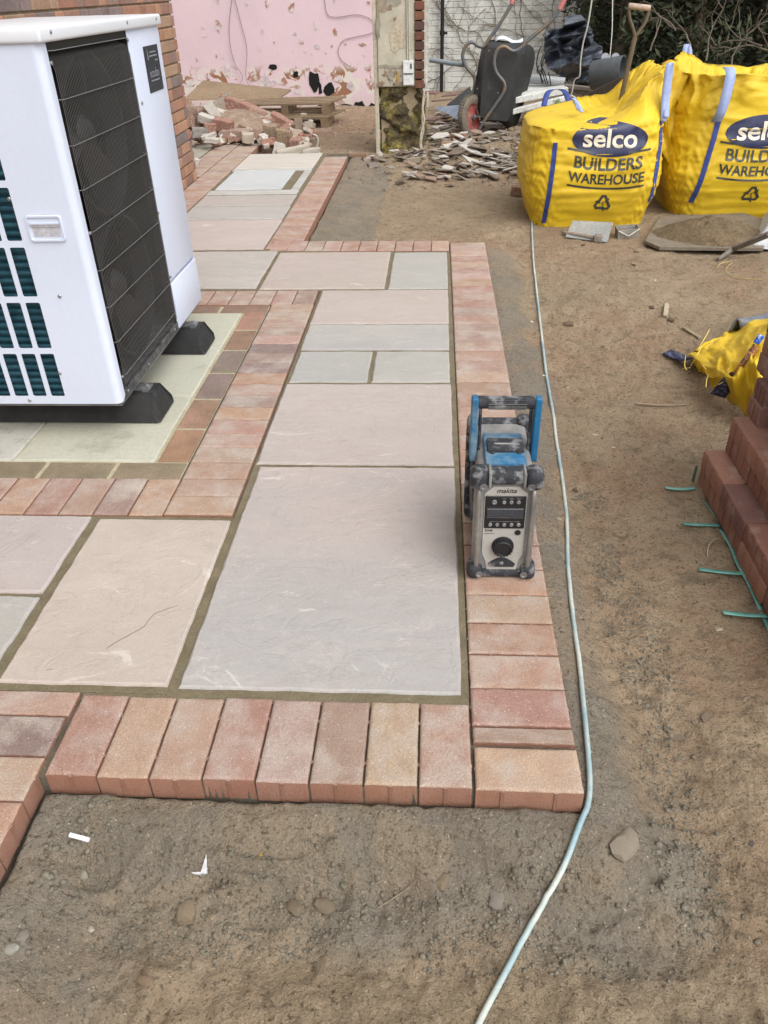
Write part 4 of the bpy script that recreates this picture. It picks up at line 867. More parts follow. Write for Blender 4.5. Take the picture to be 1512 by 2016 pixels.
tag(MB().tube(cpts, .0056, 10).build('extension_cable', CABLE, None, 60), 'long dusty pale blue cable running from the near ground to the left yellow bag', 'cable')
# ---------------------------------------------------------------- bulk bags
def make_bag(cx, cy, hx, hy, zb, zs, H, seed, label, rimscale=.86, base_in=.88, sh=(0, 0), dip=.16):
    """a filled woven sack: bulging body, slack skirt, open crumpled top"""
    t = thing('bulk_bag', label, 'builders bag', (cx, cy, zb), 'yellow builders bulk bags'); NU = 240; P = []
    def sq(a, n):
        c, s = math.cos(a), math.sin(a); return (math.copysign(abs(c)**(2/n), c), math.copysign(abs(s)**(2/n), s))
    A = [2*math.pi*i/NU for i in range(NU)]
    aa = np.array(A)
    def row(scale, zf, n, amp, wr, hfreq, g=0, cr=.016):
        out = []
        for i, a in enumerate(A):
            ux, uy = sq(a, n); z = zf(a, ux, uy) if callable(zf) else zf
            ang = a*3.0; d = amp*float(fbm(np.array(ang*hfreq), np.array(z*wr), seed, 4))
            rg = 1-abs(2*float(vnoise(np.array(ang*1.7+z*4+seed), np.array(z*9-ang*.6), seed+2))-1); rg2 = 1-abs(2*float(vnoise(np.array(ang*5-z*6), np.array(z*22+ang), seed+6))-1)
            cor = abs(ux*uy)**2*(1-g)
            d += cr*(rg**2-.35)*.9+cr*.15*(rg2**2-.3)+.010*cor*math.sin(z*95+4*math.sin(ang*4))
            k = scale+d; out.append((cx+hx*ux*k+sh[0]*g, cy+hy*uy*k+sh[1]*g, z))
        return out
    for j in range(56):
        v = j/55; z = zb+(zs-zb)*v; sc = base_in+(1-base_in)*sstep(v*2.2)+.05*math.sin(math.pi*v)
        P.append(row(float(sc), z, 3.6+1.5*(1-v), .038+.04*v, 30, .8))
    for j in range(1, 31):
        v = j/30
        zf = lambda a, ux, uy, v=v: zs+(H(ux, uy)-zs)*v+.05*v*float(fbm(np.array(a*2.2), np.array(1.0), seed+4, 3))*(1-0.0*v)
        P.append(row(1+(rimscale-1)*sstep(v), zf, 3.6-.8*v, .045+.11*v, 9, 1.3, float(sstep(v)), .016+.10*v))
    for j in range(1, 22):
        v = j/21
        zf = lambda a, ux, uy, v=v: H(ux*(1-v), uy*(1-v))-.012-dip*sstep(v*3.2)+.06*float(fbm(np.array(ux*(1-v)*4+9), np.array(uy*(1-v)*4), seed+8, 4))*v
        P.append(row(rimscale*(1-v)*.97, zf, 2.8, .12*(1-v), 6, 1.3, 1, .10*(1-v)))
    mb = MB(); mb.grid(P, True); body = mb.build('body', YEL, t, 180)
    bvh = BVHTree.FromPolygons([Vector(q) for q in mb.v], mb.f); return t, body, bvh
def project(bvh, vs, fs, map_, off=.003, cut=.03):
    """lay a flat print on the bag's near face"""
    bm = bmesh.new(); V = [bm.verts.new((a, 0, b)) for a, b in vs]
    for f in fs:
        try: bm.faces.new([V[i] for i in f])
        except ValueError: pass
    xs = [a for a, b in vs]; zs = [b for a, b in vs]
    for k in range(1, int((max(xs)-min(xs))/cut)+1): bmesh.ops.bisect_plane(bm, geom=bm.verts[:]+bm.edges[:]+bm.faces[:], plane_co=(min(xs)+k*cut, 0, 0), plane_no=(1, 0, 0))
    for k in range(1, int((max(zs)-min(zs))/cut)+1): bmesh.ops.bisect_plane(bm, geom=bm.verts[:]+bm.edges[:]+bm.faces[:], plane_co=(0, 0, min(zs)+k*cut), plane_no=(0, 0, 1))
    bmesh.ops.triangulate(bm, faces=bm.faces[:]); out = []
    bm.verts.index_update()
    for v in bm.verts:
        x, z = map_(v.co.x, v.co.z); hit = bvh.ray_cast(Vector((x, 2, z)), Vector((0, 1, 0)))
        y = hit[0].y-off if hit[0] else 4.5; out.append((x, y, z))
    F = [tuple(v.index for v in f.verts) for f in bm.faces]; bm.free(); return MB().add(out, F)
def strip(bvh, p0, p1, w_, n=24, off=.005, curve=0.0):
    P = []
    for i in range(n+1):
        t = i/n; x = p0[0]+(p1[0]-p0[0])*t+curve*math.sin(math.pi*t); z = p0[1]+(p1[1]-p0[1])*t; row = []
        for k in (-1, -.33, .33, 1):
            hit = bvh.ray_cast(Vector((x+k*w_/2, 2, z)), Vector((0, 1, 0))); row.append((x+k*w_/2, (hit[0].y if hit[0] else 4.5)-off, z))
        P.append(row)
    return MB().grid(P)
def prints(t, bvh, cx, dz=0, tilt=0, xs=1.0):
    rot = lambda x, z: (cx+x*xs, z+dz+tilt*x)
    n = 60; ell = [(.235*math.cos(2*math.pi*i/n), .415+.098*math.sin(2*math.pi*i/n)) for i in range(n)]
    project(bvh, ell, [tuple(range(n))], rot, .003, .022).build('printed_oval', NAVY, t, 180)
    v, f = text2d('selco', .168, .0035, 0, 1.0); project(bvh, [(a*.98, b*.88+.372) for a, b in v], f, lambda x, z: rot(x, z+.0-.10*(x**2)*0), .0055, .022).build('lettering', CREAM, t, 180)
    arc = lambda x, z: rot(x, z+.35*x*x*1.0-.012)
    v, f = text2d('BUILDERS', .098, .0022, 0, 1.0); project(bvh, [(a*1.02, b+.252) for a, b in v], f, arc, .0035, .022).build('lettering', BLACKP, t, 180)
    v, f = text2d('WAREHOUSE', .078, .0018, 0, 1.0); project(bvh, [(a*1.02, b*1.05+.168) for a, b in v], f, arc, .0035, .022).build('lettering', BLACKP, t, 180)
    bars = [(x0, z0, x1, z1) for x0, z0, x1, z1 in ((-.26, .345, -.115, .357), (.115, .345, .26, .357), (-.245, .135, .245, .147))]
    vs = []; fs = []
    for x0, z0, x1, z1 in bars: k = len(vs); vs += [(x0, z0), (x1, z0), (x1, z1), (x0, z1)]; fs.append((k, k+1, k+2, k+3))
    project(bvh, vs, fs, arc, .0035, .022).build('printed_line', BLACKP, t, 180)
    vs = []; fs = []
    for q in range(3):
        A_ = R(120*q); ca, sa = math.cos(A_), math.sin(A_); base = [(-.030, .018), (-.012, .052), (.014, .052), (.026, .030), (.036, .036), (.032, .008), (.006, .012), (.016, .022), (.004, .040), (-.004, .034), (-.016, .012)]
        k = len(vs); vs += [(a*ca-b*sa, (a*sa+b*ca)) for a, b in base]; fs.append(tuple(range(k, k+len(base))))
    project(bvh, [(a*1.08, b*1.05+.035) for a, b in vs], fs, rot, .0035, .03).build('recycling_mark', BLACKP, t, 180)
    v, f = text2d('5', .034, .0006); project(bvh, [(a, b+.022) for a, b in v], f, rot, .0035, .03).build('lettering', BLACKP, t, 180)
def loop(t, pts, w_, m, th=.004, name='lifting_loop'):
    pts = smoothpath(pts, 6); P = []
    for i, p in enumerate(pts): P.append([(p.x-w_/2, p.y, p.z), (p.x+w_/2, p.y+.004, p.z)])
    o = MB().grid(P).build(name, m, t, 60); s_ = o.modifiers.new('s', 'SOLIDIFY'); s_.thickness = th; return o
H1 = lambda ux, uy: .555+.215*float(sstep((ux+.25)/1.15))+.02*uy
bag1, b1b, bvh1 = make_bag(.935, 4.77, .425, .43, -.125, .475, H1, 11, 'full yellow builders bag left of the pair, spade standing in its top', rimscale=.62, sh=(.17, .05), dip=.03)
prints(bag1, bvh1, .995, 0, -.03)
strip(bvh1, (.66, .40), (.635, -.10), .028, curve=-.0).build('strap', STRAPB, bag1, 180)
strip(bvh1, (1.33, .52), (1.315, .02), .030).build('strap', STRAPB, bag1, 180)
loop(bag1, [(1.325, 4.42, .50), (1.315, 4.45, .62), (1.31, 4.45, .78), (1.325, 4.47, .815), (1.335, 4.49, .76), (1.335, 4.47, .62), (1.335, 4.42, .52)], .035, STRAPL)
loop(bag1, [(.83, 4.50, .55), (.80, 4.52, .60), (.775, 4.56, .625), (.79, 4.58, .60), (.82, 4.56, .55)], .022, STRAPL)
loop(bag1, [(.66, 5.10, .52), (.70, 5.2, .60), (.80, 5.22, .60), (.84, 5.15, .53)], .04, STRAPB)
H2 = lambda ux, uy: .725+.10*float(sstep((-ux-.2)/.8))*float(sstep((uy+.3)/1.2))-.03*float(sstep(1-abs(ux-.35)*2))*float(sstep(-uy))
bag2, b2b, bvh2 = make_bag(1.955, 4.97, .47, .44, -.125, .50, H2, 29, 'full yellow builders bag right of the pair, behind the board of sand', rimscale=.93)
prints(bag2, bvh2, 1.995, 0, .0, 1.04)
strip(bvh2, (1.715, .62), (1.625, -.02), .032).build('strap', STRAPB, bag2, 180)
loop(bag2, [(1.672, 4.52, .475), (1.678, 4.47, .53), (1.688, 4.46, .63), (1.70, 4.49, .75), (1.70, 4.58, .775)], .062, STRAPL)
loop(bag2, [(1.62, 5.3, .74), (1.63, 5.33, .85), (1.66, 5.36, .83), (1.68, 5.34, .74)], .035, STRAPL)
# folded yellow flap between the bags
P = []
for i in range(22):
    row = []
    for j in range(26):
        u, v = i/21, j/25; x = 1.36+.20*u+.03*math.sin(v*7+u*2); z = .30+.48*v-.10*u*(1-v)*2+.02*math.sin(u*9); y = 4.72-.10*math.sin(u*math.pi)*(.4+.6*v)+.08*float(fbm(np.array(u*3), np.array(v*4), 6, 4))*2+.22*v
        row.append((x, y, z))
    P.append(row)
o = MB().grid(P).build('skirt_flap', YEL, bag2, 180); o.modifiers.new('s', 'SOLIDIFY').thickness = .003
# white sand liner showing in the right bag's top
# ---------------------------------------------------------------- folded small yellow bag near paver stack
sb = thing('folded_bag', 'crumpled empty yellow bag lying on the soil behind the paver stack', 'builders bag', (1.15, 2.0, -.12))
def cone(c0, c1, r0, r1, seed, n=64, m_=40, sq_=.62):
    P = []; c0, c1 = Vector(c0), Vector(c1); ax = (c1-c0).normalized(); u = Vector((0, 0, 1)); u = (u-ax*u.dot(ax)).normalized(); w_ = ax.cross(u)
    for i in range(m_+1):
        t = i/m_; c = c0.lerp(c1, t); rr_ = r0+(r1-r0)*(t**.8); row = []
        for j in range(n):
            a = 2*math.pi*j/n; nz = 1+.28*float(fbm(np.array(t*5+math.cos(a)*1.2), np.array(math.sin(a)*1.6+seed), seed, 4))*2; p = c+w_*math.cos(a)*rr_*nz+u*math.sin(a)*rr_*sq_*nz
            p.z = max(p.z, -.115+.003*math.sin(j)); row.append(tuple(p))
        P.append(row)
    return MB().grid(P, True)
YEL2 = YEL
st_ = [[(1352, 700, -.07), (1356, 698, -.05), (1375, 712, -.03), (1393, 742, -.05), (1398, 757, -.10)],
       [(1425, 660, -.115), (1432, 668, -.01), (1440, 700, .03), (1441, 752, .02), (1452, 806, -.115)],
       [(1490, 628, -.115), (1512, 636, .07), (1500, 660, .12), (1488, 712, .11), (1490, 842, -.115)],
       [(1590, 600, -.115), (1590, 605, .10), (1580, 640, .16), (1570, 690, .14), (1580, 860, -.115)]]
P = []; SP = [[at(*q) for q in row] for row in st_]
for i in range(61):
    u = i/60*3; a = min(int(u), 2); f = u-a; row = []
    for j in range(61):
        v = j/60*4; b = min(int(v), 3); g_ = v-b
        p = (SP[a][b]*(1-g_)+SP[a][b+1]*g_)*(1-f)+(SP[a+1][b]*(1-g_)+SP[a+1][b+1]*g_)*f
        rg = 1-abs(2*float(vnoise(np.array(u*2.2+v*.6), np.array(v*1.5-u), 15))-1); r2_ = 1-abs(2*float(vnoise(np.array(u*6-v), np.array(v*4+u), 16))-1)
        p = p+Vector((-.3, -.6, .7))*(.05*(rg**2-.4)+.018*(r2_**2-.3))*min(1, 4*min(i, 60-i)/60+.2); row.append((p.x, p.y, max(p.z, -.12)))
    P.append(row)
o = MB().grid(P).build('body', YEL2, sb, 180); o.modifiers.new('s', 'SOLIDIFY').thickness = .003
o = cone((1.005, 2.02, -.075), (1.10, 2.03, -.06), .062, .085, 3, m_=10).build('mouth', YEL2, sb, 180); o.modifiers.new('s', 'SOLIDIFY').thickness = .003
def ribbon(pts, w_, m, name, parent, up=(0, 0, 1), th=.003):
    pts = smoothpath(pts, 5); P = []
    for i, p in enumerate(pts):
        t = (pts[min(i+1, len(pts)-1)]-pts[max(i-1, 0)]).normalized(); s_ = t.cross(Vector(up)).normalized()*w_/2; P.append([tuple(p-s_), tuple(p+s_)])
    o = MB().grid(P).build(name, m, parent, 60); o.modifiers.new('s', 'SOLIDIFY').thickness = th; return o
A = lambda x, y, z: tuple(at(x, y, z))
ribbon([A(1312, 692, -.105), A(1332, 700, -.10), A(1352, 708, -.09)], .050, STRAPD, 'strap', sb, up=(0, -.4, 1))
ribbon([A(1413, 780, -.07), A(1432, 757, -.01), A(1452, 742, .03)], .058, STRAPD, 'strap', sb, up=(0, -1, .4))
stm = mat('orange_brown_stitching', (.33, .13, .015), (.05, .02, .02), 60, .7, .2, 90, contrast=(.45, .55))
ribbon([A(1447, 742, .03), A(1466, 715, .08), A(1490, 682, .13)], .030, stm, 'stitching', sb, up=(0, -1, .4))
MB().rbox(at(1494, 668, .16), (.024, .010, .034), .004, 3, Matrix.Rotation(.4, 3, 'Y')).build('label_tag', mat('blue_plastic_tag', (.02, .10, .55), (.35, .45, .7), 40, .4, 0, contrast=(.55, .6)), sb)
st = MB(); r = random.Random(2)
for a, b, c in (((1368, 695), (1385, 670), (1397, 648)), ((1380, 700), (1398, 676), (1420, 664)), ((1350, 700), (1348, 720), (1352, 728)), ((1400, 735), (1392, 745), (1390, 762)), ((1360, 720), (1372, 700), (1382, 680)), ((1402, 760), (1412, 758), (1424, 752)), ((1343, 727), (1350, 725), (1358, 724)), ((1378, 708), (1384, 720), (1390, 727))):
    st.tube(smoothpath([at(*a, -.07), at(*b, -.02), at(*c, .0)], 4), .0017, 4)
st.build('loose_threads', mat('yellow_thread', (.75, .6, .12), None, rough=.6, bump=0), sb)
# slate-grey plastic sheet behind it
P = []
for i in range(14):
    row = []
    for j in range(8):
        u, v = i/13, j/7; a = at(1432, 655, -.09).lerp(at(1455, 662, -.10), v); b = at(1545, 585, -.02).lerp(at(1560, 640, -.02), v); p = a.lerp(b, u); p.z = -.10+.08*math.sin(v*math.pi*.9+.1)+.015*float(fbm(np.array(u*4), np.array(v*3), 4, 3)); row.append(tuple(p))
    P.append(row)
o = MB().grid(P).build('plastic_sheet', mat('slate_plastic', (.10, .115, .145), (.18, .195, .22), 8, .5, .1, 60, c3=(.42, .42, .42), s3=10, t3=(.62, .72)), None, 180); o.modifiers.new('s', 'SOLIDIFY').thickness = .004
tag(o, 'slate grey plastic sheet lying on the soil behind the crumpled yellow bag', 'plastic sheet')
# ---------------------------------------------------------------- paver stack on the right
PM = proto_meshes(.1, .2, .059, PALLB, 4, ch=.0055, nx=14, ny=26, nibs=2)
cols = [(.25, .115, .085), (.29, .14, .10), (.19, .095, .078), (.25, .135, .105), (.31, .155, .11)]
layers = [(0, .775, 2), (1, .775, 2), (2, .838, 2), (3, .838, 2), (4, .886, 2), (5, .886, 2), (6, .905, 2), (7, .905, 2), (8, .905, 2), (9, .905, 2), (10, .905, 2)]
ords = ['far end', 'second from the far end', 'third from the far end', 'fourth from the far end', 'near end']
lname = ['bottom layer', 'second layer', 'third layer', 'fourth layer', 'fifth layer', 'sixth layer', 'seventh layer', 'eighth layer', 'ninth layer', 'tenth layer', 'top layer']
r = random.Random(5)
for l_, x0, nc in layers:
    ny = 5 if l_ < 4 else 4
    for c in range(nc):
        for k in range(ny):
            y1 = 1.142-.2035*k+(.085 if l_ >= 6 else 0)
            if l_ in (4, 5) and k == 0 and c == 0: sy = .5; yc = 1.168-.05
            elif l_ in (4, 5) and c == 0: sy = 1; yc = y1-.1+.005*0-.0; yc -= .02
            else: sy = 1; yc = y1-.1
            o = bpy.data.objects.new('block_paver', r.choice(PM)); COL.objects.link(o); zt = -.118+.0595*(l_+1)
            o.location = (x0+.05+.1015*c+r.uniform(-.004, .004), yc+r.uniform(-.002, .002), zt); o.rotation_euler = (0, 0, r.uniform(-.012, .012)); o.scale = (1, sy, 1)
            q = r.choice(cols); o.color = q+(1,)
            tag(o, 'brown block paver of the stack, %s, %s row, %s' % (lname[l_], 'outer' if c == 0 else 'inner', ords[k]), 'block paver', 'brown block pavers stacked at the right')
# green strapping bands on the ground
def band(pts, label, w_=.013, twist=0):
    q = []
    for x, y, z in pts:
        zz = -.118
        for _ in range(3): p = at(x, y, zz+.004+z); zz = gz(p.x, p.y)
        q.append(Vector((p.x, p.y, zz+.004+z)))
    tag(ribbon(q, w_, GREEN, 'strapping_band', None, th=.0012), label, 'strapping', 'cut green strapping by the paver stack')
band([(1310, 960, .004), (1340, 963, .006), (1368, 962, .002)], 'short green strapping strip, farthest of the crosswise strips', .014)
band([(1345, 1029, .004), (1380, 1032, .006), (1418, 1034, .002)], 'short green strapping strip second from the far end', .014)
band([(1376, 1120, .006), (1430, 1126, .007), (1475, 1129, .004)], 'green strapping strip with the darkest end, third from the far end', .014)
band([(1423, 1206, .005), (1470, 1211, .007), (1525, 1213, .002)], 'nearest short green strapping strip at the right edge', .015)
band([(1420, 1040, .0), (1440, 1072, .004), (1455, 1110, .008), (1472, 1140, .004), (1490, 1180, .004), (1512, 1228, .002), (1535, 1280, .002)], 'long green strapping band curving along the foot of the paver stack', .017)
band([(1383, 985, .001), (1395, 1000, .001), (1408, 1017, .001)], 'thin buried green band near the stack corner', .003)
tag(MB().prism([(.757, 1.13, -.115), (.757, 1.15, -.115), (.760, 1.15, -.06), (.760, 1.135, -.055)], (.002, 0, 0)).build('strapping_band', mat('dark_green_strap', (.02, .10, .06), None, rough=.4)), 'dark green strap end standing up against the stack corner', 'strapping', 'cut green strapping by the paver stack')
# ---------------------------------------------------------------- wheelbarrow
wb = thing('wheelbarrow', 'black wheelbarrow tipped up on its nose with a red wheel hub', 'wheelbarrow', (.4, 7.8, -.12))
trayM = mat('dirty_black_tray', (.008, .009, .010), (.020, .020, .018), 8, .62, .2, 50, c3=(.05, .045, .035), s3=9, t3=(.58, .75))
def Wp(px, py, Y): return aty(px, py, Y)
def wbx(px, py): return (820+px/3.436, py/3.436)
base = [Wp(955, 93, 7.72), Wp(1020, 98, 7.70), Wp(1002, 240, 7.62), Wp(944, 232, 7.64)]
mid = [Wp(950, 84, 7.86), Wp(1050, 84, 7.84), Wp(1009, 262, 7.72), Wp(930, 190, 7.76)]
rim = [Wp(952, 78, 7.99), Wp(1059, 92, 7.96), Wp(1014, 262, 7.84), Wp(936, 190, 7.9)]
def loopr(c, rr_=.22, n=5):
    out = []
    for i in range(4):
        p, a, b = c[i], c[(i-1) % 4], c[(i+1) % 4]; A_ = p.lerp(a, rr_); B_ = p.lerp(b, rr_)
        for k in range(n+1): t = k/n; out.append((1-t)**2*A_+2*t*(1-t)*p+t*t*B_)
    return out
L0, L1, L2 = loopr(base, .12), loopr(mid, .2), loopr(rim, .24); cen = sum(base, Vector())/4
L3 = [q+(q-sum(rim, Vector())/4)*.04+Vector((0, .0, 0)) for q in L2]
inn = [q.lerp(cen, .06)+Vector((0, .02, 0)) for q in L0]
mb = MB(); mb.grid([L0, L1, L2, L3, [q+Vector((0, .012, 0)) for q in L3], [q+Vector((0, .014, 0)) for q in L2], inn], True); n = len(L0); mb.f.append(tuple(range(n))); mb.f.append(tuple(6*n+i for i in range(n))); mb.build('tray', trayM, wb, 35)
tube_l = [(648, -60), (648, 0), (640, 35), (545, 190), (500, 250), (455, 312), (420, 312), (375, 285), (335, 310), (312, 380), (335, 450), (385, 510), (395, 560), (380, 640)]
tube_r = [(1030, -50), (1000, 0), (960, 75), (900, 150), (760, 270), (700, 330), (650, 345), (595, 315), (550, 335), (525, 410), (540, 490), (592, 560), (590, 620), (540, 700), (440, 845), (385, 955)]
frm = mat('worn_blue_grey_tube', (.10, .12, .14), (.19, .14, .09), 8, .5, .2, 50, metal=.3, contrast=(.4, .6))
L = [Wp(*wbx(*q), 7.80) for q in tube_l]; Rr = [Wp(*wbx(*q), 7.62+.0*i) for i, q in enumerate(tube_r)]
for i in range(6): L[i].y += 0
mb = MB().tube(smoothpath(L, 5), .0165, 10).tube(smoothpath(Rr, 5), .0165, 10)
mb.tube([L[-1], Wp(*wbx(430, 815), 7.66)], .008, 6).tube([Wp(*wbx(430, 828), 7.6), Wp(*wbx(570, 842), 7.68)], .008, 6)
mb.build('frame', frm, wb, 60)
gr = mat('faded_red_grip', (.50, .16, .15), None, rough=.6)
MB().tube([Rr[0], Rr[1], Rr[2].lerp(Rr[1], .15)], .021, 10).build('grip', gr, wb, 60); MB().tube([L[0], L[1], L[2].lerp(L[1], .3)], .021, 10).build('grip', gr, wb, 60)
wc = Wp(928, 231, 7.66); ax = Vector((.80, -.59, .10)).normalized(); tyM = mat('muddy_tyre', (.10, .085, .065), (.17, .145, .11), 14, .95, .6, 60, .006)
ty = MB(); prof = [(.125, -.030), (.150, -.040), (.180, -.038), (.198, -.022), (.203, 0), (.198, .022), (.180, .038), (.150, .040), (.125, .030)]
ty.lathe(prof+[(.125, -.030)], wc, ax, 40)
u_ = ax.orthogonal().normalized(); w__ = ax.cross(u_)
for k in range(44):
    a = 2*math.pi*k/44; d = u_*math.cos(a)+w__*math.sin(a); tt = ax.cross(d); rot = Matrix((ax, d, tt)).transposed()
    for s_ in (-1, 1): ty.box(wc+d*.1995+ax*s_*.017+tt*.007*s_, (.024, .010, .010), rot)
wheel = ty.build('wheel', tyM, wb, 50)
redm = mat('scuffed_red_rim', (.30, .05, .045), (.20, .05, .045), 12, .7, .2, 60, c3=(.26, .17, .13), s3=12, t3=(.5, .66))
MB().lathe([(0, .012), (.03, .014), (.06, .004), (.105, .008), (.118, .026), (.127, .030), (.127, -.030), (.118, -.026), (.105, -.008), (.03, -.014), (0, -.012)], wc, ax, 36).build('rim', redm, wheel, 40)
MB().lathe([(0, -.07), (.011, -.07), (.011, .10), (0, .10)], wc, ax, 12).lathe([(0, .0), (.024, .0), (.024, .05), (0, .05)], wc, ax, 14).build('axle', GALV, wheel, 40)
for p in ((490, 343), (412, 600), (552, 628)): MB().lathe([(0, 0), (.007, 0), (.005, .004), (0, .004)], Wp(*wbx(*p), 7.60 if p[0] > 480 else 7.66), (0, -1, 0), 8).build('bolt', sm, wb)
# white cloth lying in the tray's far lip
P = [[tuple(Wp(975+55*j/8, 82-5*math.sin(j*.8)-i*2.2, 7.9+.02*i)) for j in range(9)] for i in range(4)]
o = MB().grid(P).build('white_scrap', mat('white_scrap_sheet', (.6, .62, .64), None, rough=.6), None, 60); o.modifiers.new('s', 'SOLIDIFY').thickness = .004; tag(o, 'white scrap sheet lying across the top of the wheelbarrow tray', 'scrap')
tag(MB().tube([Wp(846, 118, 7.95), Wp(914, 128, 7.85)], .022, 12).build('plastic_pipe', mat('grey_plastic_pipe', (.20, .23, .25), None, rough=.5), None, 60), 'grey plastic pipe sticking out level from behind the pier', 'pipe')
# ---------------------------------------------------------------- black crumpled sheet, tub, gutter, frames
def lnoise(x, y, s):
    ix, iy = math.floor(x), math.floor(y); fx, fy = x-ix, y-iy; h = lambda a, b: float(_h(np.array([a]), np.array([b]), s)[0])
    if fx+fy < 1: return h(ix, iy)*(1-fx-fy)+h(ix+1, iy)*fx+h(ix, iy+1)*fy
    return h(ix+1, iy+1)*(fx+fy-1)+h(ix+1, iy)*(1-fy)+h(ix, iy+1)*(1-fx)
def inpoly(x, y, P):
    c = False
    for i in range(len(P)):
        x1, y1 = P[i]; x2, y2 = P[i-1]
        if (y1 > y) != (y2 > y) and x < (x2-x1)*(y-y1)/(y2-y1)+x1: c = not c
    return c
def crumpled(outline, Y, seed, mname, m, label, cat, depth=.22, step=5.0, T=None):
    f_ = T or (lambda a, b: (a, b)); xs = [a for a, b in outline]; ys = [b for a, b in outline]; ids = {}; mb = MB(); V = []; nx = int((max(xs)-min(xs))/step)+2; ny = int((max(ys)-min(ys))/step)+2
    for j in range(ny):
        for i in range(nx):
            x = min(xs)+i*step; y = min(ys)+j*step
            if inpoly(x, y, outline):
                rid = 1-abs(2*lnoise(x/210+y/500+seed, y/190-x/600, seed)-1); rid2 = 1-abs(2*lnoise(x/110+y/160, y/120-x/200, seed+2)-1)
                ids[(i, j)] = len(V); V.append(tuple(Wp(*f_(x, y), Y-depth*rid-depth*.45*rid2)))
    F = [(ids[i, j], ids[i+1, j], ids[i+1, j+1], ids[i, j+1]) for (i, j) in ids if (i+1, j) in ids and (i+1, j+1) in ids and (i, j+1) in ids]
    o = mb.add(V, F).build(mname, m, None, 30); s_ = o.modifiers.new('s', 'SOLIDIFY'); s_.thickness = .006; tag(o, label, cat); return o
c1 = lambda a, b: (1040+a/6.048, b/6.048)
pl = mat('black_damp_membrane', (.035, .042, .055), (.10, .115, .145), 5, .42, .15, 40, c3=(.22, .24, .28), s3=6, t3=(.58, .76), fine=.1)
crumpled([(430, 200), (520, 165), (640, 175), (710, 260), (770, 350), (780, 490), (890, 560), (890, 720), (800, 760), (790, 960), (640, 1000), (480, 960), (330, 880), (210, 800), (180, 650), (185, 480), (200, 380), (300, 330), (400, 340), (430, 280)], 8.75, 3, 'crumpled_membrane', pl, 'crumpled blue black damp-proof sheet standing by the hedge', 'plastic sheet', step=11, T=c1, depth=.42)
tc_ = Wp(1196, 145, 7.6)
tag(MB().lathe([(.0, -.15), (.118, -.15), (.128, -.135), (.138, .15), (.130, .15), (.12, -.13), (0, -.13)], tc_, (.88, -.42, .12), 32).build('plastic_tub', mat('dark_grey_tub', (.06, .068, .075), (.09, .10, .105), 5, .45, .1, 50), None, 40), 'dark grey round tub lying on its side right of the black sheet', 'tub')
for i, (x, lb) in enumerate(((1191, 'left grey rounded lug rising behind the dark tub'), (1211, 'right grey rounded lug rising behind the dark tub'))):
    p = Wp(x, 114, 7.9); tag(MB().lathe([(0, -.012), (.042, -.012), (.042, .012), (0, .012)], p, (.2, -1, .2), 20).build('tub_lug', mat('pale_grey_lug%d' % i, (.22, .23, .25), None, rough=.5), None, 40), lb, 'bucket lid')
up = mat('white_upvc', (.66, .67, .66), (.52, .52, .48), 5, .4, .1, 50)
def beam(a, b, w_, h_, m, name, label, cat, col=None, bev=.006, group=None, up_=(0, 0, 1)):
    a, b = Vector(a), Vector(b); d = (b-a); L_ = d.length; d.normalize(); s_ = d.cross(Vector(up_)).normalized(); u2 = s_.cross(d); rot = Matrix((d, s_, u2)).transposed()
    o = MB().rbox((a+b)/2, (L_, w_, h_), bev, 1, rot).build(name, m, None); tag(o, label, cat, group)
    if col: o.color = tuple(col)+(1,)
    return o
beam(Wp(1000, 200, 7.75), Wp(1118, 177, 7.75), .07, .055, up, 'window_frame', 'upper white plastic window profile right of the wheelbarrow', 'window frame')
beam(Wp(1000, 222, 7.72), Wp(1113, 193, 7.72), .08, .05, up, 'window_frame', 'lower white plastic window profile right of the wheelbarrow', 'window frame')
tag(MB().prism([Wp(1000, 187, 7.78), Wp(1116, 171, 7.78), Wp(1104, 165, 8.1), Wp(1000, 166, 8.15)], (0, 0, -.02)).build('white_board', up), 'white flat board lying on the plastic window profiles', 'board')
o = MB().tube([Wp(1000, 150, 8.1), Wp(1112, 162, 8.0)], .042, 16).build('gutter_pipe', mat('grey_gutter', (.30, .31, .32), None, rough=.5), None, 60); tag(o, 'grey plastic gutter pipe lying behind the white board', 'pipe')
MB().lathe([(0, 0), (.034, 0), (.034, .002), (0, .002)], Wp(1112.5, 162, 7.995), (.97, -.1, .0), 16).build('bore_shade_disc', hole_shade, o)  # black disc on the closed pipe end paints the shade inside it
mb = MB()
for q in ([(155, 545), (115, 650), (100, 780), (130, 860), (170, 1000)], [(250, 570), (200, 640), (160, 800), (180, 900), (210, 1000)], [(130, 780), (105, 830), (120, 870), (160, 830), (150, 900), (180, 980)], [(180, 640), (150, 760), (190, 860), (235, 1000)], [(240, 860), (255, 930), (270, 1020)]): mb.tube(smoothpath([Wp(*c1(*p), 7.95) for p in q], 4), .006, 5)
tag(mb.build('bent_wire', BLACK), 'bent thin black wires between the wheelbarrow and black sheet', 'wire')
WD = lambda c: c
beam(Wp(1070, 236, 8.2), Wp(1262, 150, 5.75), .05, .10, WOOD, 'timber_plank', 'long dark timber plank leaning up behind the left yellow bag', 'plank', (.10, .08, .06))
beam(Wp(1098, 168, 8.0), Wp(1170, 176, 7.9), .05, .04, WOOD, 'timber_batten', 'short grey batten lying under the black sheet', 'wood', (.22, .19, .16))
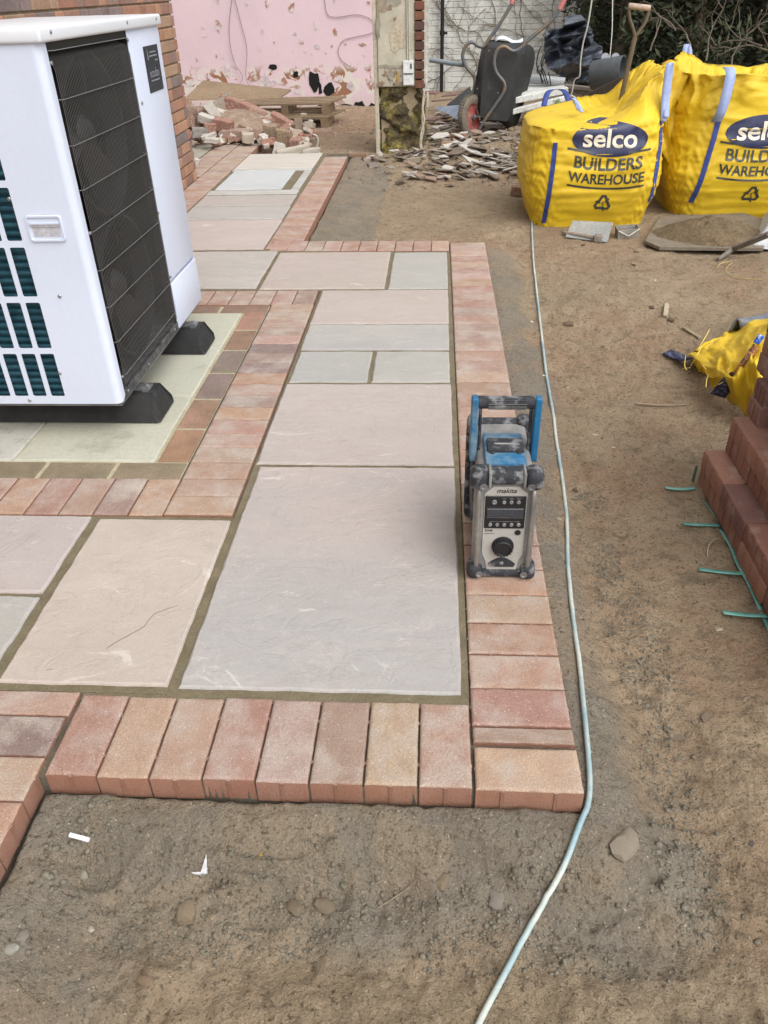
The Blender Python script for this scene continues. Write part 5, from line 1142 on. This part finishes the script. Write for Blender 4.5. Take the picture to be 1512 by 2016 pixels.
# white cable hanging over the plank and second cord
wcab = mat('white_thin_cable', (.60, .60, .56), None, rough=.5, bump=0)
tag(MB().tube(smoothpath([Wp(x, y, 6.9+i*.05) for i, (x, y) in enumerate([(1168, -40), (1165, 0), (1157, 50), (1148, 85), (1143, 120), (1141, 150), (1131, 158), (1125, 185), (1117, 205), (1109, 222)])], 5), .0065, 7).build('hanging_cable', wcab, None, 60), 'white cable hanging down in front of the black sheet', 'cable')
tag(MB().tube(smoothpath([Wp(x, y, 8.2) for x, y in [(1208, -40), (1206, 0), (1205, 60), (1200, 118)]], 5), .005, 7).build('hanging_cable', wcab, None, 60), 'thin white cord hanging in front of the dark hedge above the tub', 'cable')
tag(MB().tube(smoothpath([Wp(x, y, 7.3) for x, y in [(1110, 188), (1125, 188), (1138, 197), (1133, 204)]], 5), .005, 6).build('cable_loop', wcab, None, 60), 'small loop of white cable lying left of the leaning plank', 'cable')
# spade
sp = thing('garden_spade', 'old wooden handled spade standing upright in the left yellow bag', 'spade', tuple(Wp(1222, 195, 4.92)))
shm_ = mat('old_ash_shaft', (.15, .11, .07), (.09, .07, .05), 10, .8, .3, 60, stretch=(1, 1, .2)); gpm = mat('worn_pale_grip', (.42, .33, .25), (.34, .26, .2), 10, .7, .2, 60)
Ys = 4.92; j = Wp(1250, 72, Ys)
MB().tube(smoothpath([Wp(1218, 235, Ys), Wp(1224, 190, Ys), Wp(1236, 135, Ys), Wp(1245, 95, Ys), j], 4), [.016]*17, 10).tube(smoothpath([j, Wp(1246, 55, Ys), Wp(1240, 38, Ys), Wp(1238, 18, Ys)], 4), .010, 8).tube(smoothpath([j, Wp(1262, 57, Ys), Wp(1272, 40, Ys), Wp(1278, 18, Ys)], 4), .010, 8).build('shaft', shm_, sp, 60)
MB().tube([Wp(1237.5, 12, Ys), Wp(1240, 12, Ys), Wp(1276, 15.5, Ys), Wp(1280.5, 16, Ys)], [.014, .018, .018, .014], 12).build('grip', gpm, sp, 60)
# ---------------------------------------------------------------- items in front of the bags
def on(px, py, dz=0):
    z = -.11
    for _ in range(4): p = at(px, py, z); z = gz(p.x, p.y)
    return Vector((p.x, p.y, z+dz))
a = [on(1113, 470, .012), on(1195, 480, .010), at(1208, 438, -.055), at(1128, 434, -.05)]
tag(MB().prism(a, (0, 0, -.004)).build('metal_plate', mat('dusty_steel_plate', (.30, .32, .33), (.36, .37, .37), 6, .5, .05, 60, metal=.3)), 'flat grey metal plate leaning in front of the left yellow bag', 'metal plate')
hmr = thing('lump_hammer', 'short lump hammer with a pale handle lying before the metal plate', 'hammer', tuple(on(1150, 474)))
MB().tube([on(1108, 462, .018), on(1116, 466, .020), on(1168, 474, .020)], [.009, .014, .013], 10).build('handle', mat('pale_handle', (.30, .25, .2), (.25, .2, .16), 12), hmr, 60)
p = on(1177, 476, .022); MB().rbox(p, (.05, .055, .042), .006, 2, Matrix.Rotation(-.25, 3, 'Z')).build('head', mat('worn_hammer_head', (.20, .18, .155), None, rough=.7), hmr, 40)
p = on(1233, 466, .0); bu = mat('grey_scoop_plastic', (.22, .21, .18), (.30, .28, .24), 12, .7, .2, 60)
sc_ = thing('bucket_trowel', 'grey open scoop with a pale rim lying right of the metal plate', 'scoop', tuple(p))
w_, d_, h_ = .062, .05, .05
V = [(-w_, -d_, 0), (w_, -d_*.6, 0), (w_, d_, 0), (-w_, d_, 0), (-w_*1.1, -d_*1.3, h_), (w_*1.1, -d_*.8, h_*1.2), (w_*1.1, d_, h_*1.3), (-w_*1.1, d_, h_*1.2)]
o = MB().add([Vector(q)+p for q in V], [(0, 1, 2, 3), (0, 1, 5, 4), (1, 2, 6, 5), (2, 3, 7, 6), (3, 0, 4, 7)]).build('bowl', bu, sc_); o.modifiers.new('s', 'SOLIDIFY').thickness = .006
MB().tube([Vector(V[4])+p+Vector((0, 0, .002)), Vector((0, -d_*1.25, .02))+p, Vector(V[5])+p], .005, 8).build('rim', mat('pale_rim', (.4, .38, .33), None), sc_, 60)
# mixing board with sand
bc = [on(1268, 486, .03), on(1298, 496, .028), on(1500, 500, .035), at(1530, 440, -.09), at(1462, 418, -.09), on(1300, 428, .01)]
bd = MB().prism(bc, (0, 0, -.018)); o = bd.build('mixing_board', mat('dirty_board', (.20, .165, .12), (.14, .115, .085), 7, .9, .5, 60, .004)); tag(o, 'thin dirty mixing board carrying a heap of sand before the right bag', 'board')
c_ = at(1398, 458, -.075); P = []
for i in range(26):
    rr_ = i/25; row = []
    for k in range(72):
        a = 2*math.pi*k/72; x = c_.x+math.cos(a)*.33*rr_*(1+.08*math.sin(3*a)); y = c_.y+math.sin(a)*.27*rr_; hgt = .095*(1-rr_**1.6)+.022*float(fbm(np.array(x*28), np.array(y*28), 8, 4))*(1-rr_*.7)*2.2; row.append((x, y, -.088+hgt+.006*(1-rr_)))
    P.append(row)
tag(MB().grid(P, True).build('sand_heap', mat('damp_brown_sand', (.17, .12, .065), (.11, .078, .042), 16, .95, 1, 70, .012, fine=.4), None, 180), 'heap of damp brown sand lying on the mixing board', 'sand')
# cement sack and shovel at the right edge
P = []
for i in range(20):
    row = []
    for k in range(20):
        u, v = i/19, k/19; p = at(1480, 490, -.11).lerp(at(1620, 500, -.11), u).lerp(at(1500, 428, -.11).lerp(at(1640, 430, -.11), u), v); e = min(u, 1-u, v, 1-v); p.z = -.10+.16*float(sstep(e*3.2))**.6*1+.03*float(fbm(np.array(u*6), np.array(v*6), 2, 4)); row.append(tuple(p))
    P.append(row)
tag(MB().grid(P).build('paper_sack', mat('pale_paper_sack', (.55, .56, .57), (.42, .44, .47), 8, .8, .4, 14, .01), None, 180), 'crumpled pale paper sack at the right edge by the sand', 'sack')
tag(MB().tube([on(1412, 516, .015), on(1440, 504, .04), at(1512, 462, .06), at(1600, 420, .16)], [.010, .016, .018, .018], 12).build('shovel_handle', mat('muddy_wood_handle', (.20, .17, .14), (.13, .11, .09), 14, .85, .4, 60), None, 60), 'muddy wooden shovel handle resting over the paper sack', 'shovel handle')
def chunk(seed, sx, sy, sz, flat=True, sub=2):
    r = random.Random(seed); bm = bmesh.new(); bmesh.ops.create_icosphere(bm, subdivisions=sub, radius=1)
    for v in bm.verts:
        d = v.co.normalized(); m_ = max(abs(d.x), abs(d.y), abs(d.z)); k = (.5+.5/m_)*.85+.42*float(fbm(np.array(d.x*1.7+seed), np.array(d.y*1.7+d.z*2.3), seed, 3))*2; v.co = Vector((d.x*sx*k, d.y*sy*k, d.z*sz*k))
    return MB().frombm(bm)
def shard(seed, n=6, th=.1):
    r = random.Random(seed); pts = []
    for i in range(n): a = 2*math.pi*(i+r.uniform(-.28, .28))/n; q = r.uniform(.7, 1.1); pts.append(Vector((math.cos(a)*q, math.sin(a)*q*.62, 0)))
    return MB().prism(pts, (0, 0, th))
def proto(mb, m, sm_=None, name='p'):
    o = mb.build(name, m, None, sm_, base=(0, 0, 0)); me = o.data; bpy.data.objects.remove(o); return me
ROCK = [proto(chunk(i, 1, .8, .62), STONE, 40) for i in range(6)]
SHARD = [proto(shard(i, random.Random(i).choice((4, 4, 5, 6)), .13), STONE) for i in range(10)]
RUBM = mat('dusty_rubble', None, (.72, .68, .66), 9, .95, .8, 60, .006, src='obj', c3=(.50, .44, .38), s3=7, t3=(.5, .66), fine=.3, fscale=90)
BCH = []
for i in range(6):
    r = random.Random(i+70); bm = bmesh.new(); bmesh.ops.create_cube(bm, size=2); bmesh.ops.subdivide_edges(bm, edges=bm.edges[:], cuts=3, use_grid_fill=True)
    bmesh.ops.bevel(bm, geom=[e for e in bm.edges if e.calc_face_angle(0) > .5], offset=.06, segments=1, affect='EDGES')
    for v in bm.verts:
        q = float(fbm(np.array(v.co.x*1.5+i*3), np.array(v.co.y*1.5+v.co.z), i, 3)); v.co *= 1+.30*q*2
        if v.co.x > .7: v.co.x -= abs(r.gauss(0, .16))
    BCH.append(proto(MB().frombm(bm), RUBM, 40))
def put(name, me, loc, rot, sc_, col, label, cat, group=None):
    o = bpy.data.objects.new(name, me); COL.objects.link(o); o.location = loc; o.rotation_euler = rot; o.scale = sc_; o.color = tuple(col)+(1,); tag(o, label, cat, group); return o
r = random.Random(21)
# individual stones and scraps on the soil: px, py, half-size m, colour, kind, label
items = [(1228, 1665, .036, (.25, .21, .16), 'rock', 'large flat-topped soil lump right of the near patio corner'), (368, 1797, .024, (.23, .18, .12), 'rock', 'brown rounded stone on the near soil below the torn white scrap'),
 (22, 1868, .015, (.36, .35, .30), 'rock', 'pale grey pebble at the lower left edge'), (45, 1843, .015, (.26, .23, .19), 'rock', 'brownish pebble just above the pale grey one'), (285, 1930, .014, (.24, .17, .11), 'rock', 'small angular brown stone low on the left'),
 (1415, 1240, .012, (.42, .36, .27), 'rock', 'smooth beige pebble below the green strips'), (1100, 1022, .010, (.40, .34, .26), 'rock', 'tiny beige stone touching the cable beside the radio'), (1258, 497, .036, (.28, .22, .14), 'rock', 'rounded brown stone left of the mixing board'),
 (1250, 520, .030, (.30, .23, .15), 'shard', 'flat brown stone below the rounded one'), (1117, 640, .03, (.16, .11, .07), 'rock', 'dark clod on the soil right of the cable'), (1320, 632, .028, (.12, .08, .05), 'rock', 'dark brown clod above the crumpled bag'),
 (1283, 606, .02, (.13, .09, .06), 'rock', 'small dark clod left of the wooden peg'), (1172, 857, .012, (.62, .52, .50), 'shard', 'pinkish white chip right of the cable'), (1208, 882, .010, (.58, .48, .42), 'shard', 'small pale square chip beside the pinkish one'),
 (1047, 634, .018, (.66, .62, .55), 'shard', 'white chip on the slope left of the cable'), (1070, 740, .011, (.68, .64, .56), 'shard', 'tiny white chip touching the cable'), (1242, 798, .026, (.28, .21, .16), 'shard', 'flat brown splinter of stone on open soil'),
 (1330, 1453, .024, (.20, .16, .115), 'shard', 'flat brown tile piece pointing to the lower left'), (1388, 1410, .022, (.19, .15, .11), 'shard', 'flat brown tile piece half buried on the right'), (516, 1682, .007, (.38, .25, .08), 'shard', 'small orange flint on the near soil'),
 (1480, 1662, .008, (.10, .08, .09), 'shard', 'small dark purple chip at the right edge'), (1132, 967, .014, (.10, .07, .045), 'rock', 'dark crumb right of the radio beyond the cable'), (1148, 484, .016, (.13, .09, .06), 'rock', 'dark clod below the lump hammer'),
 (419, 1807, .007, (.32, .26, .16), 'rock', 'tiny tan pebble beside the rounded stone'), (180, 1830, .007, (.48, .44, .38), 'rock', 'tiny pale stone in the mortar crumbs'), (165, 1723, .010, (.32, .30, .25), 'rock', 'small grey lump left of the torn scrap'),
 (170, 1634, .009, (.30, .28, .23), 'rock', 'small grey stone above the white tube'), (115, 1592, .016, (.20, .18, .15), 'rock', 'mortar lump in the left patio corner'), (1290, 553, .014, (.55, .5, .42), 'shard', 'white fragment on the soil below the mixing board'),
 (870, 1735, .02, (.21, .165, .11), 'rock', 'earth lump in the crumbs below the patio front'), (640, 1785, .022, (.20, .16, .11), 'rock', 'earth lump low in the middle foreground'), (580, 1790, .018, (.19, .15, .10), 'rock', 'smaller earth lump left of its neighbour in the foreground'),
 (977, 1773, .020, (.22, .19, .16), 'rock', 'earth lump left of the near cable'), (1485, 1186, .008, (.14, .07, .045), 'rock', 'reddish pebble on the long green band'), (1390, 590, .012, (.5, .44, .36), 'shard', 'pale chip right of the wooden peg')]
for i, (px, py, s, c, k, lb) in enumerate(items):
    p = on(px, py)
    if k == 'rock': put('stone', ROCK[i % 6], (p.x, p.y, p.z+s*.10), (r.uniform(-.2, .2), r.uniform(-.2, .2), r.uniform(0, 6)), (s, s*r.uniform(.8, 1), s*.75), c, lb, 'stone', 'loose stones on the soil')
    else: put('stone_chip', SHARD[i % 10], (p.x, p.y, p.z+.001), (r.uniform(-.15, .15), r.uniform(-.15, .15), r.uniform(0, 6)), (s, s, s*.9), c, lb, 'stone chip', 'loose chips on the soil')
# white tube, torn scrap
tag(MB().tube([on(139, 1647, .006), on(176, 1655, .007)], .0045, 8).build('white_tube', mat('white_scrap', (.72, .74, .76), None, rough=.5)), 'short white tube scrap lying on soil in the left patio corner', 'litter')
pp = [on(376, 1713, .008), on(392, 1707, .014), on(410, 1696, .022), on(406, 1712, .012), on(396, 1726, .006), on(386, 1724, .010)]
tag(MB().prism(pp, (0, .001, .0015)).build('torn_scrap', mat('torn_foil', (.62, .62, .64), (.2, .2, .2), 60, .4, .5, 60, contrast=(.5, .6))), 'small torn white and silver scrap on the near soil', 'litter')
sk = lambda pts, rr_, col, name, lb, cat: tag(MB().tube(smoothpath([on(x, y, z) for x, y, z in pts], 4), rr_, 6).build(name, mat(name+'_m%d' % int(pts[0][0]), col, None, rough=.9), None, 60), lb, cat)
sk([(1250, 797, .008), (1300, 800, .006), (1350, 799, .004)], .004, (.24, .19, .13), 'stick', 'dry thin stick right of the flat stone splinter', 'stick')
sk([(1392, 1098, .004), (1393, 1083, .01), (1403, 1068, .008), (1415, 1062, .004)], .0016, (.42, .34, .24), 'stick', 'small curved straw left of the long green band', 'stick')
sk([(1410, 530, .01), (1420, 522, .012), (1440, 520, .01), (1428, 534, .01), (1445, 548, .008), (1500, 552, .004)], .002, (.45, .36, .12), 'string', 'thin yellow string curling on the soil under the shovel handle', 'string')
sk([(745, 1788, .002), (775, 1772, .006), (810, 1745, .003)], .0016, (.22, .17, .12), 'stick', 'thin brown twig on the near soil below the patio', 'stick')
beam(on(1312, 603, .01), on(1309, 626, .012), .022, .012, WOOD, 'wooden_peg', 'short pale wooden peg lying flat on the soil', 'wood', (.42, .36, .26), .002)
beam(on(1345, 648, .008), on(1378, 668, .008), .018, .01, WOOD, 'wooden_splinter', 'brown wood splinter above the crumpled bag', 'wood', (.30, .24, .16), .002)
o = put('broken_brick', BCH[0], tuple(on(1030, 384, .03)), (0, 0, -.25), (.085, .05, .032), (.30, .17, .11), 'single brown brick half lying left of the left yellow bag', 'brick')
# ---------------------------------------------------------------- rubble
r = random.Random(33)
tc2 = [(.26, .22, .18), (.22, .19, .155), (.36, .33, .29), (.47, .44, .41), (.18, .14, .11), (.30, .21, .16), (.27, .24, .20), (.52, .49, .45)]
tn = [('brown grey', 0), ('dull grey', 0), ('pale', 1), ('white backed', 2), ('dark', 3), ('reddish', 4), ('brown grey', 0), ('white backed', 2)]
k = 0
while k < 270:
    px = r.uniform(690, 1045); py = r.uniform(218, 372)
    lim = 330+30*math.sin((px-700)/110) if px > 800 else 318
    if py > lim and r.random() < .93: continue
    if px < 840 and py < 295: continue
    if px > 985 and py < 262: continue
    p = on(px, py); s = r.uniform(.05, .115)*(1.05 if 860 < px < 1010 else .8)
    if math.hypot(p.x-wc.x, p.y-wc.y) < .16 or (p.x < -.15 and 6.9 < p.y < 7.5) or p.x > 1.4: continue
    if pdist(np.array(p.x), np.array(p.y)) < .12: continue
    i = r.randrange(8); c = tc2[i]; lift = abs(r.gauss(0, .022))
    put('tile_shard', SHARD[r.randrange(10)], (p.x, p.y, p.z+.006+lift), (r.uniform(-.45, .3), r.uniform(-.4, .4), r.uniform(-.6, .6)+(1.5 if r.random() < .3 else 0)), (s, s, s*.8 if s < .06 else .075), c, ('large ' if s > .085 else 'small ')+tn[i][0]+' tile shard in the '+('front' if py > 305 else 'middle' if py > 262 else 'back')+' '+('left' if px < 850 else 'centre' if px < 950 else 'right')+' of the rubble by the wheelbarrow', 'tile shard', 'broken tile shards by the wheelbarrow'); k += 1
for px, py, s, c, lb in ((905, 277, .075, (.33, .15, .09), 'red brick half left of the barrow wheel, upper one'), (880, 290, .06, (.34, .2, .12), 'orange brown brick half left of the barrow wheel, lower one'), (980, 303, .055, (.2, .17, .13), 'grey brick lump below the wheelbarrow'), (735, 330, .05, (.24, .2, .17), 'grey rubble lump at the left foot of the pier'), (722, 318, .04, (.42, .32, .28), 'pinkish plaster lump left of the pier foot'), (815, 322, .06, (.33, .28, .2), 'sandy stone lump at the right foot of the pier'), (905, 240, .06, (.13, .11, .10), 'dark lump behind the barrow wheel'), (1008, 352, .03, (.28, .22, .15), 'small brick bit near the cable end')):
    p = on(px, py, s*.4); put('rubble_lump', BCH[int(s*1000) % 6], tuple(p), (r.uniform(-.2, .2), r.uniform(-.2, .2), r.uniform(-.5, .5)), (s, s*.6, s*.42), c, lb, 'rubble', 'larger lumps by the pier')
p = scatter(5000, -.8, 1.5, 5.6, 9.3, lambda x, y: .35+.5*(vnoise(x*2, y*2, 5) > .5)); k_ = ~((p[:, 0] > -.66) & (p[:, 0] < -.15) & (p[:, 1] > 6.95) & (p[:, 1] < 7.45)); p = p[k_]
crumbs('rubble_fines', STONE, p, .006, .028, 'small broken bits of tile and earth in the rubble by the pier').color = (.21, .165, .13, 1)
p = scatter(3200, .6, 2.4, 6.3, 9.5, lambda x, y: .8); crumbs('earth_clods', SOILC, p, .012, .045, 'heap of dark earth clods between the wheelbarrow and the plank')
p = scatter(3000, -2.9, -.7, 6.7, 10.6, lambda x, y: .6); crumbs('plaster_fines', STONE, p, .005, .024, 'small reddish plaster bits before the pink wall').color = (.38, .25, .19, 1)
# left heap: big pieces placed one by one (px, py, half x, half y, half z, yaw, tilt, colour, kind, label)
W4 = lambda a, b: (340+a/4.725, 140+b/4.725)
WHT, RB, PL, BRN = (.66, .63, .57), (.36, .17, .12), (.50, .44, .37), (.27, .15, .11)
heap = [((300, 400), 7.6, .10, .05, .05, .2, -.5, BRN, 'brick stub wedged at the left end of the rubble heap'), ((440, 320), 8.0, .13, .07, .06, .4, -.5, (.36, .31, .25), 'grey brown block under the board'), ((620, 330), 8.0, .22, .06, .055, -.15, .35, RB, 'long red brick piece sloping down under the board'),
 ((370, 375), 7.5, .08, .03, .045, .5, 1.0, WHT, 'white plaster piece standing on edge in the heap'), ((320, 450), 7.4, .09, .05, .035, -.3, .3, WHT, 'white plaster faced lump at the left of the heap'), ((350, 545), 7.2, .06, .05, .055, .3, .1, RB, 'red brick stub low in the rubble heap'),
 ((580, 430), 7.7, .24, .10, .03, -.15, .25, (.58, .54, .47), 'big slab of cream plaster in the middle of the heap'), ((600, 520), 7.55, .30, .06, .045, -.12, .2, BRN, 'brick backing of the big plaster slab'), ((590, 590), 7.25, .15, .06, .045, -.05, .05, (.38, .26, .2), 'dusty brick piece below the big plaster slab'),
 ((780, 450), 7.7, .16, .05, .02, -.1, .1, WHT, 'thin white plaster piece right of the big slab'), ((870, 430), 7.9, .20, .06, .055, -.2, .3, (.42, .25, .18), 'pinkish brick lump at the heap top right'), ((1050, 500), 7.7, .17, .05, .06, -.45, .35, (.40, .20, .15), 'red block sloping down at the right of the heap'),
 ((930, 600), 7.25, .07, .05, .10, -.3, 0, (.34, .24, .16), 'upright brown brick at the path edge'), ((1045, 640), 7.1, .065, .05, .09, -.3, .1, (.33, .23, .13), 'tan brick leaning beside the upright brown one'), ((1150, 680), 7.0, .06, .05, .05, -.2, 0, RB, 'red brick stub at the right foot of the heap'),
 ((990, 720), 6.9, .05, .035, .05, .2, .3, WHT, 'white plaster block at the path end'), ((1130, 735), 6.85, .17, .05, .025, .1, -.15, (.60, .54, .45), 'long pale plaster piece at the path end'), ((1130, 590), 7.3, .06, .05, .05, .3, .3, (.58, .47, .38), 'cream lump on the tan brick'),
 ((1060, 580), 7.4, .07, .03, .02, -.2, .2, WHT, 'small white plaster flake above the tan brick'), ((340, 605), 6.95, .065, .04, .02, .1, -.2, WHT, 'upper white flake at the left foot of the heap'), ((370, 645), 6.85, .07, .03, .02, -.1, .1, WHT, 'lower white flake at the left foot of the heap'),
 ((250, 570), 7.1, .07, .05, .04, .4, .1, (.33, .31, .28), 'grey stone lump at the left foot of the heap'), ((700, 620), 7.05, .06, .045, .04, .2, .1, (.52, .45, .37), 'cream lump before the heap middle'), ((1220, 640), 7.2, .06, .03, .025, .1, 0, WHT, 'white piece right of the heap foot'),
 ((200, 840), 6.1, .045, .02, .03, .2, .4, WHT, 'white chip lying on the old paving by the house corner'), ((160, 430), 7.4, .06, .05, .09, .1, .2, (.33, .2, .15), 'brick end next to the house corner'), ((470, 500), 7.3, .1, .05, .05, -.2, .2, RB, 'red brick end under the plaster slab'),
 ((1175, 510), 7.6, .04, .03, .07, .1, 0, (.36, .27, .2), 'small post-like tan piece right of the red block'), ((1290, 745), 6.85, .09, .05, .025, .1, 0, (.60, .55, .48), 'pale block at the right end of the path'), ((900, 490), 7.7, .08, .05, .05, 0, .1, RB, 'red brick under the thin plaster piece'), ((830, 480), 7.6, .09, .04, .02, -.3, .2, WHT, 'white flake on the red brick')]
for i, (q, Y, hx, hy, hz, yaw, tl, c, lb) in enumerate(heap):
    p = aty(*W4(*q), Y); put('rubble_piece', BCH[i % 6], tuple(p), (r.uniform(-.15, .15), tl, yaw), (hx, hy, hz), c, lb, 'rubble', 'broken pieces in the rubble heap')
for i in range(130):
    q = (r.uniform(130, 1300), 0); Y = r.uniform(6.95, 8.0); px = 340+q[0]/4.725; p = aty(px, r.uniform(215, 262), Y)
    z = gz(p.x, p.y) if p.x > -1.7 else .02; z = max(z, .0)+max(0, (Y-7.0))*.16*r.random()
    s = r.uniform(.02, .06); j = r.choice([0, 1, 2, 3, 4]); c = [WHT, RB, (.45, .38, .3), BRN, (.5, .42, .33)][j]
    if p.x > -.95: continue
    put('rubble_bit', (BCH+ROCK)[r.randrange(12)], (p.x, p.y, z+s*.4), (r.uniform(-.5, .5), r.uniform(-.5, .5), r.uniform(0, 3)), (s, s*.8, s*.6), c, ['white plaster', 'red brick', 'cream stone', 'brown brick', 'pale mortar'][j]+' bit in the '+('left' if px < 440 else 'middle' if px < 530 else 'right')+' small debris of the rubble heap', 'rubble', 'small bits in the rubble heap')
# dark earth body of the heap so the pieces rest on something
P = []
for i in range(30):
    row = []
    for k in range(40):
        u, v = i/29, k/39; x = -3.3+2.05*v; y = 7.0+1.7*u; h_ = .30*float(sstep(u*2.6))*float(sstep((1-v)*2.4))*float(sstep((1-u)*3)); row.append((x, y, -.08+h_+.05*float(fbm(np.array(x*6), np.array(y*6), 9, 4))))
    P.append(row)
tag(MB().grid(P).build('debris_mound', mat('crushed_brick_earth', (.24, .15, .105), (.36, .28, .21), 14, .95, 1, 40, .02, fine=.4, fscale=60), None, 180), 'mound of crushed brick and plaster dust under the rubble heap', 'rubble', kind='stuff')
bcn = [Wp(362, 199, 8.15), Wp(554, 193, 8.15), Wp(573, 180, 8.45), Wp(400, 162, 8.55)]
tag(MB().prism(bcn, (0, .02, .018)).build('plywood_board', mat('tan_plywood', (.27, .19, .115), (.21, .145, .09), 3, .8, .2, 50)), 'tan plywood sheet lying tilted on top of the rubble heap', 'board')
for q, lb in (((8.75, .05), 'wooden pallet nearest the pink wall under the plywood'), ((8.6, -.07), 'lower wooden pallet at the right of the rubble heap')):
    Y, dz = q; t = thing('wooden_pallet', lb, 'pallet', (-1.75, Y, -.05+dz), 'pallets in the rubble heap'); wm = mat('pallet_wood%d' % int(dz*100), (.27, .19, .115), (.19, .13, .08), 7, .85, .3, 50)
    z0 = .02+dz
    for k in range(5): MB().bx2(-2.35, -1.28+.03*k, Y+.14*k, Y+.14*k+.09, z0+.075, z0+.093).build('deck_board', wm, t)
    for k in range(3): MB().bx2(-2.3+.46*k, -2.22+.46*k, Y+.002, Y+.64, z0-.02, z0+.0745).build('stringer', wm, t)
    for k in (0, 2): MB().bx2(-2.35, -1.3, Y+.14*k*2, Y+.14*k*2+.09, z0-.04, z0-.0205).build('deck_board', wm, t)
beam((-1.10, 6.62, -.03), (-.72, 6.66, -.035), .04, .03, WOOD, 'timber_batten', 'brown timber batten across the far end of the path', 'wood', (.25, .16, .11), .003)
tag(MB().tube(smoothpath([Wp(x, y, 7.1) for x, y in [(600, 300), (618, 296), (626, 282), (624, 268), (615, 264)]], 5), .006, 6).build('white_flex', cordw, None, 60), 'curl of white flex standing at the right of the rubble heap', 'cable')
tag(MB().tube(smoothpath([on(x, y, .01) for x, y in [(590, 238), (620, 237), (645, 234), (660, 226), (665, 215)]], 5), .006, 6).build('white_flex', cordw, None, 60), 'white flex lying along the ground before the pink wall', 'cable')
# blue-grey sheet and dark felt scraps left of the barrow wheel
o = MB().prism([Wp(855, 212, 8.7), Wp(905, 208, 8.4), Wp(906, 240, 8.2), Wp(885, 226, 8.4)], (0, .01, .006)).build('plastic_scrap', mat('blue_grey_film', (.20, .25, .32), (.28, .33, .4), 8, .5, .3, 20)); tag(o, 'blue grey plastic scrap lying left of the barrow wheel', 'plastic scrap')
o = MB().prism([Wp(880, 208, 8.9), Wp(925, 172, 9.1), Wp(935, 200, 8.6), Wp(905, 210, 8.5)], (0, .01, .01)).build('felt_scrap', mat('black_roof_felt', (.03, .032, .035), None, rough=.9)); tag(o, 'torn black felt behind the blue grey scrap', 'roofing felt')
for i, (x, y, Y, s) in enumerate(((868, 195, 9.6, .14), (890, 183, 9.9, .16), (862, 215, 9.2, .12), (885, 222, 8.9, .11), (850, 180, 10.2, .13), (905, 176, 10, .12), (855, 232, 8.8, .12), (873, 240, 8.5, .12), (1060, 225, 8.2, .1))):
    p = Wp(x, y, Y); put('tile_shard', SHARD[i], (p.x, p.y, max(p.z-.02, -.1)), (r.uniform(-.4, .2), r.uniform(-.2, .2), r.uniform(-.4, .4)), (s, s, .09), [(.17, .10, .09), (.20, .12, .10), (.24, .2, .16)][i % 3], ['dark red broken tile', 'purple brown broken tile', 'grey brown broken tile'][i % 3]+[' at the foot of the black drainpipe', ' beside the torn black felt', ' just behind the pier edge'][i // 3], 'tile shard', 'dark tiles behind the pier')
# small green weed by the plank
mb = MB(); p0 = Wp(1095, 210, 7.4); r = random.Random(1)
for k in range(40): a = r.uniform(0, 6.3); q = p0+Vector((math.cos(a)*r.uniform(0, .05), math.sin(a)*.04, r.uniform(0, .06))); d = Vector((r.gauss(0, 1), r.gauss(0, 1), 1)).normalized()*.018; e = d.orthogonal().normalized()*.006; mb.add([q-d, q-e, q+d, q+e], [(0, 1, 2, 3)])
tag(mb.build('weed', mat('weed_leaf', (.12, .20, .05), None, rough=.7, bump=0)), 'small green weed sprouting left of the leaning plank', 'plant')
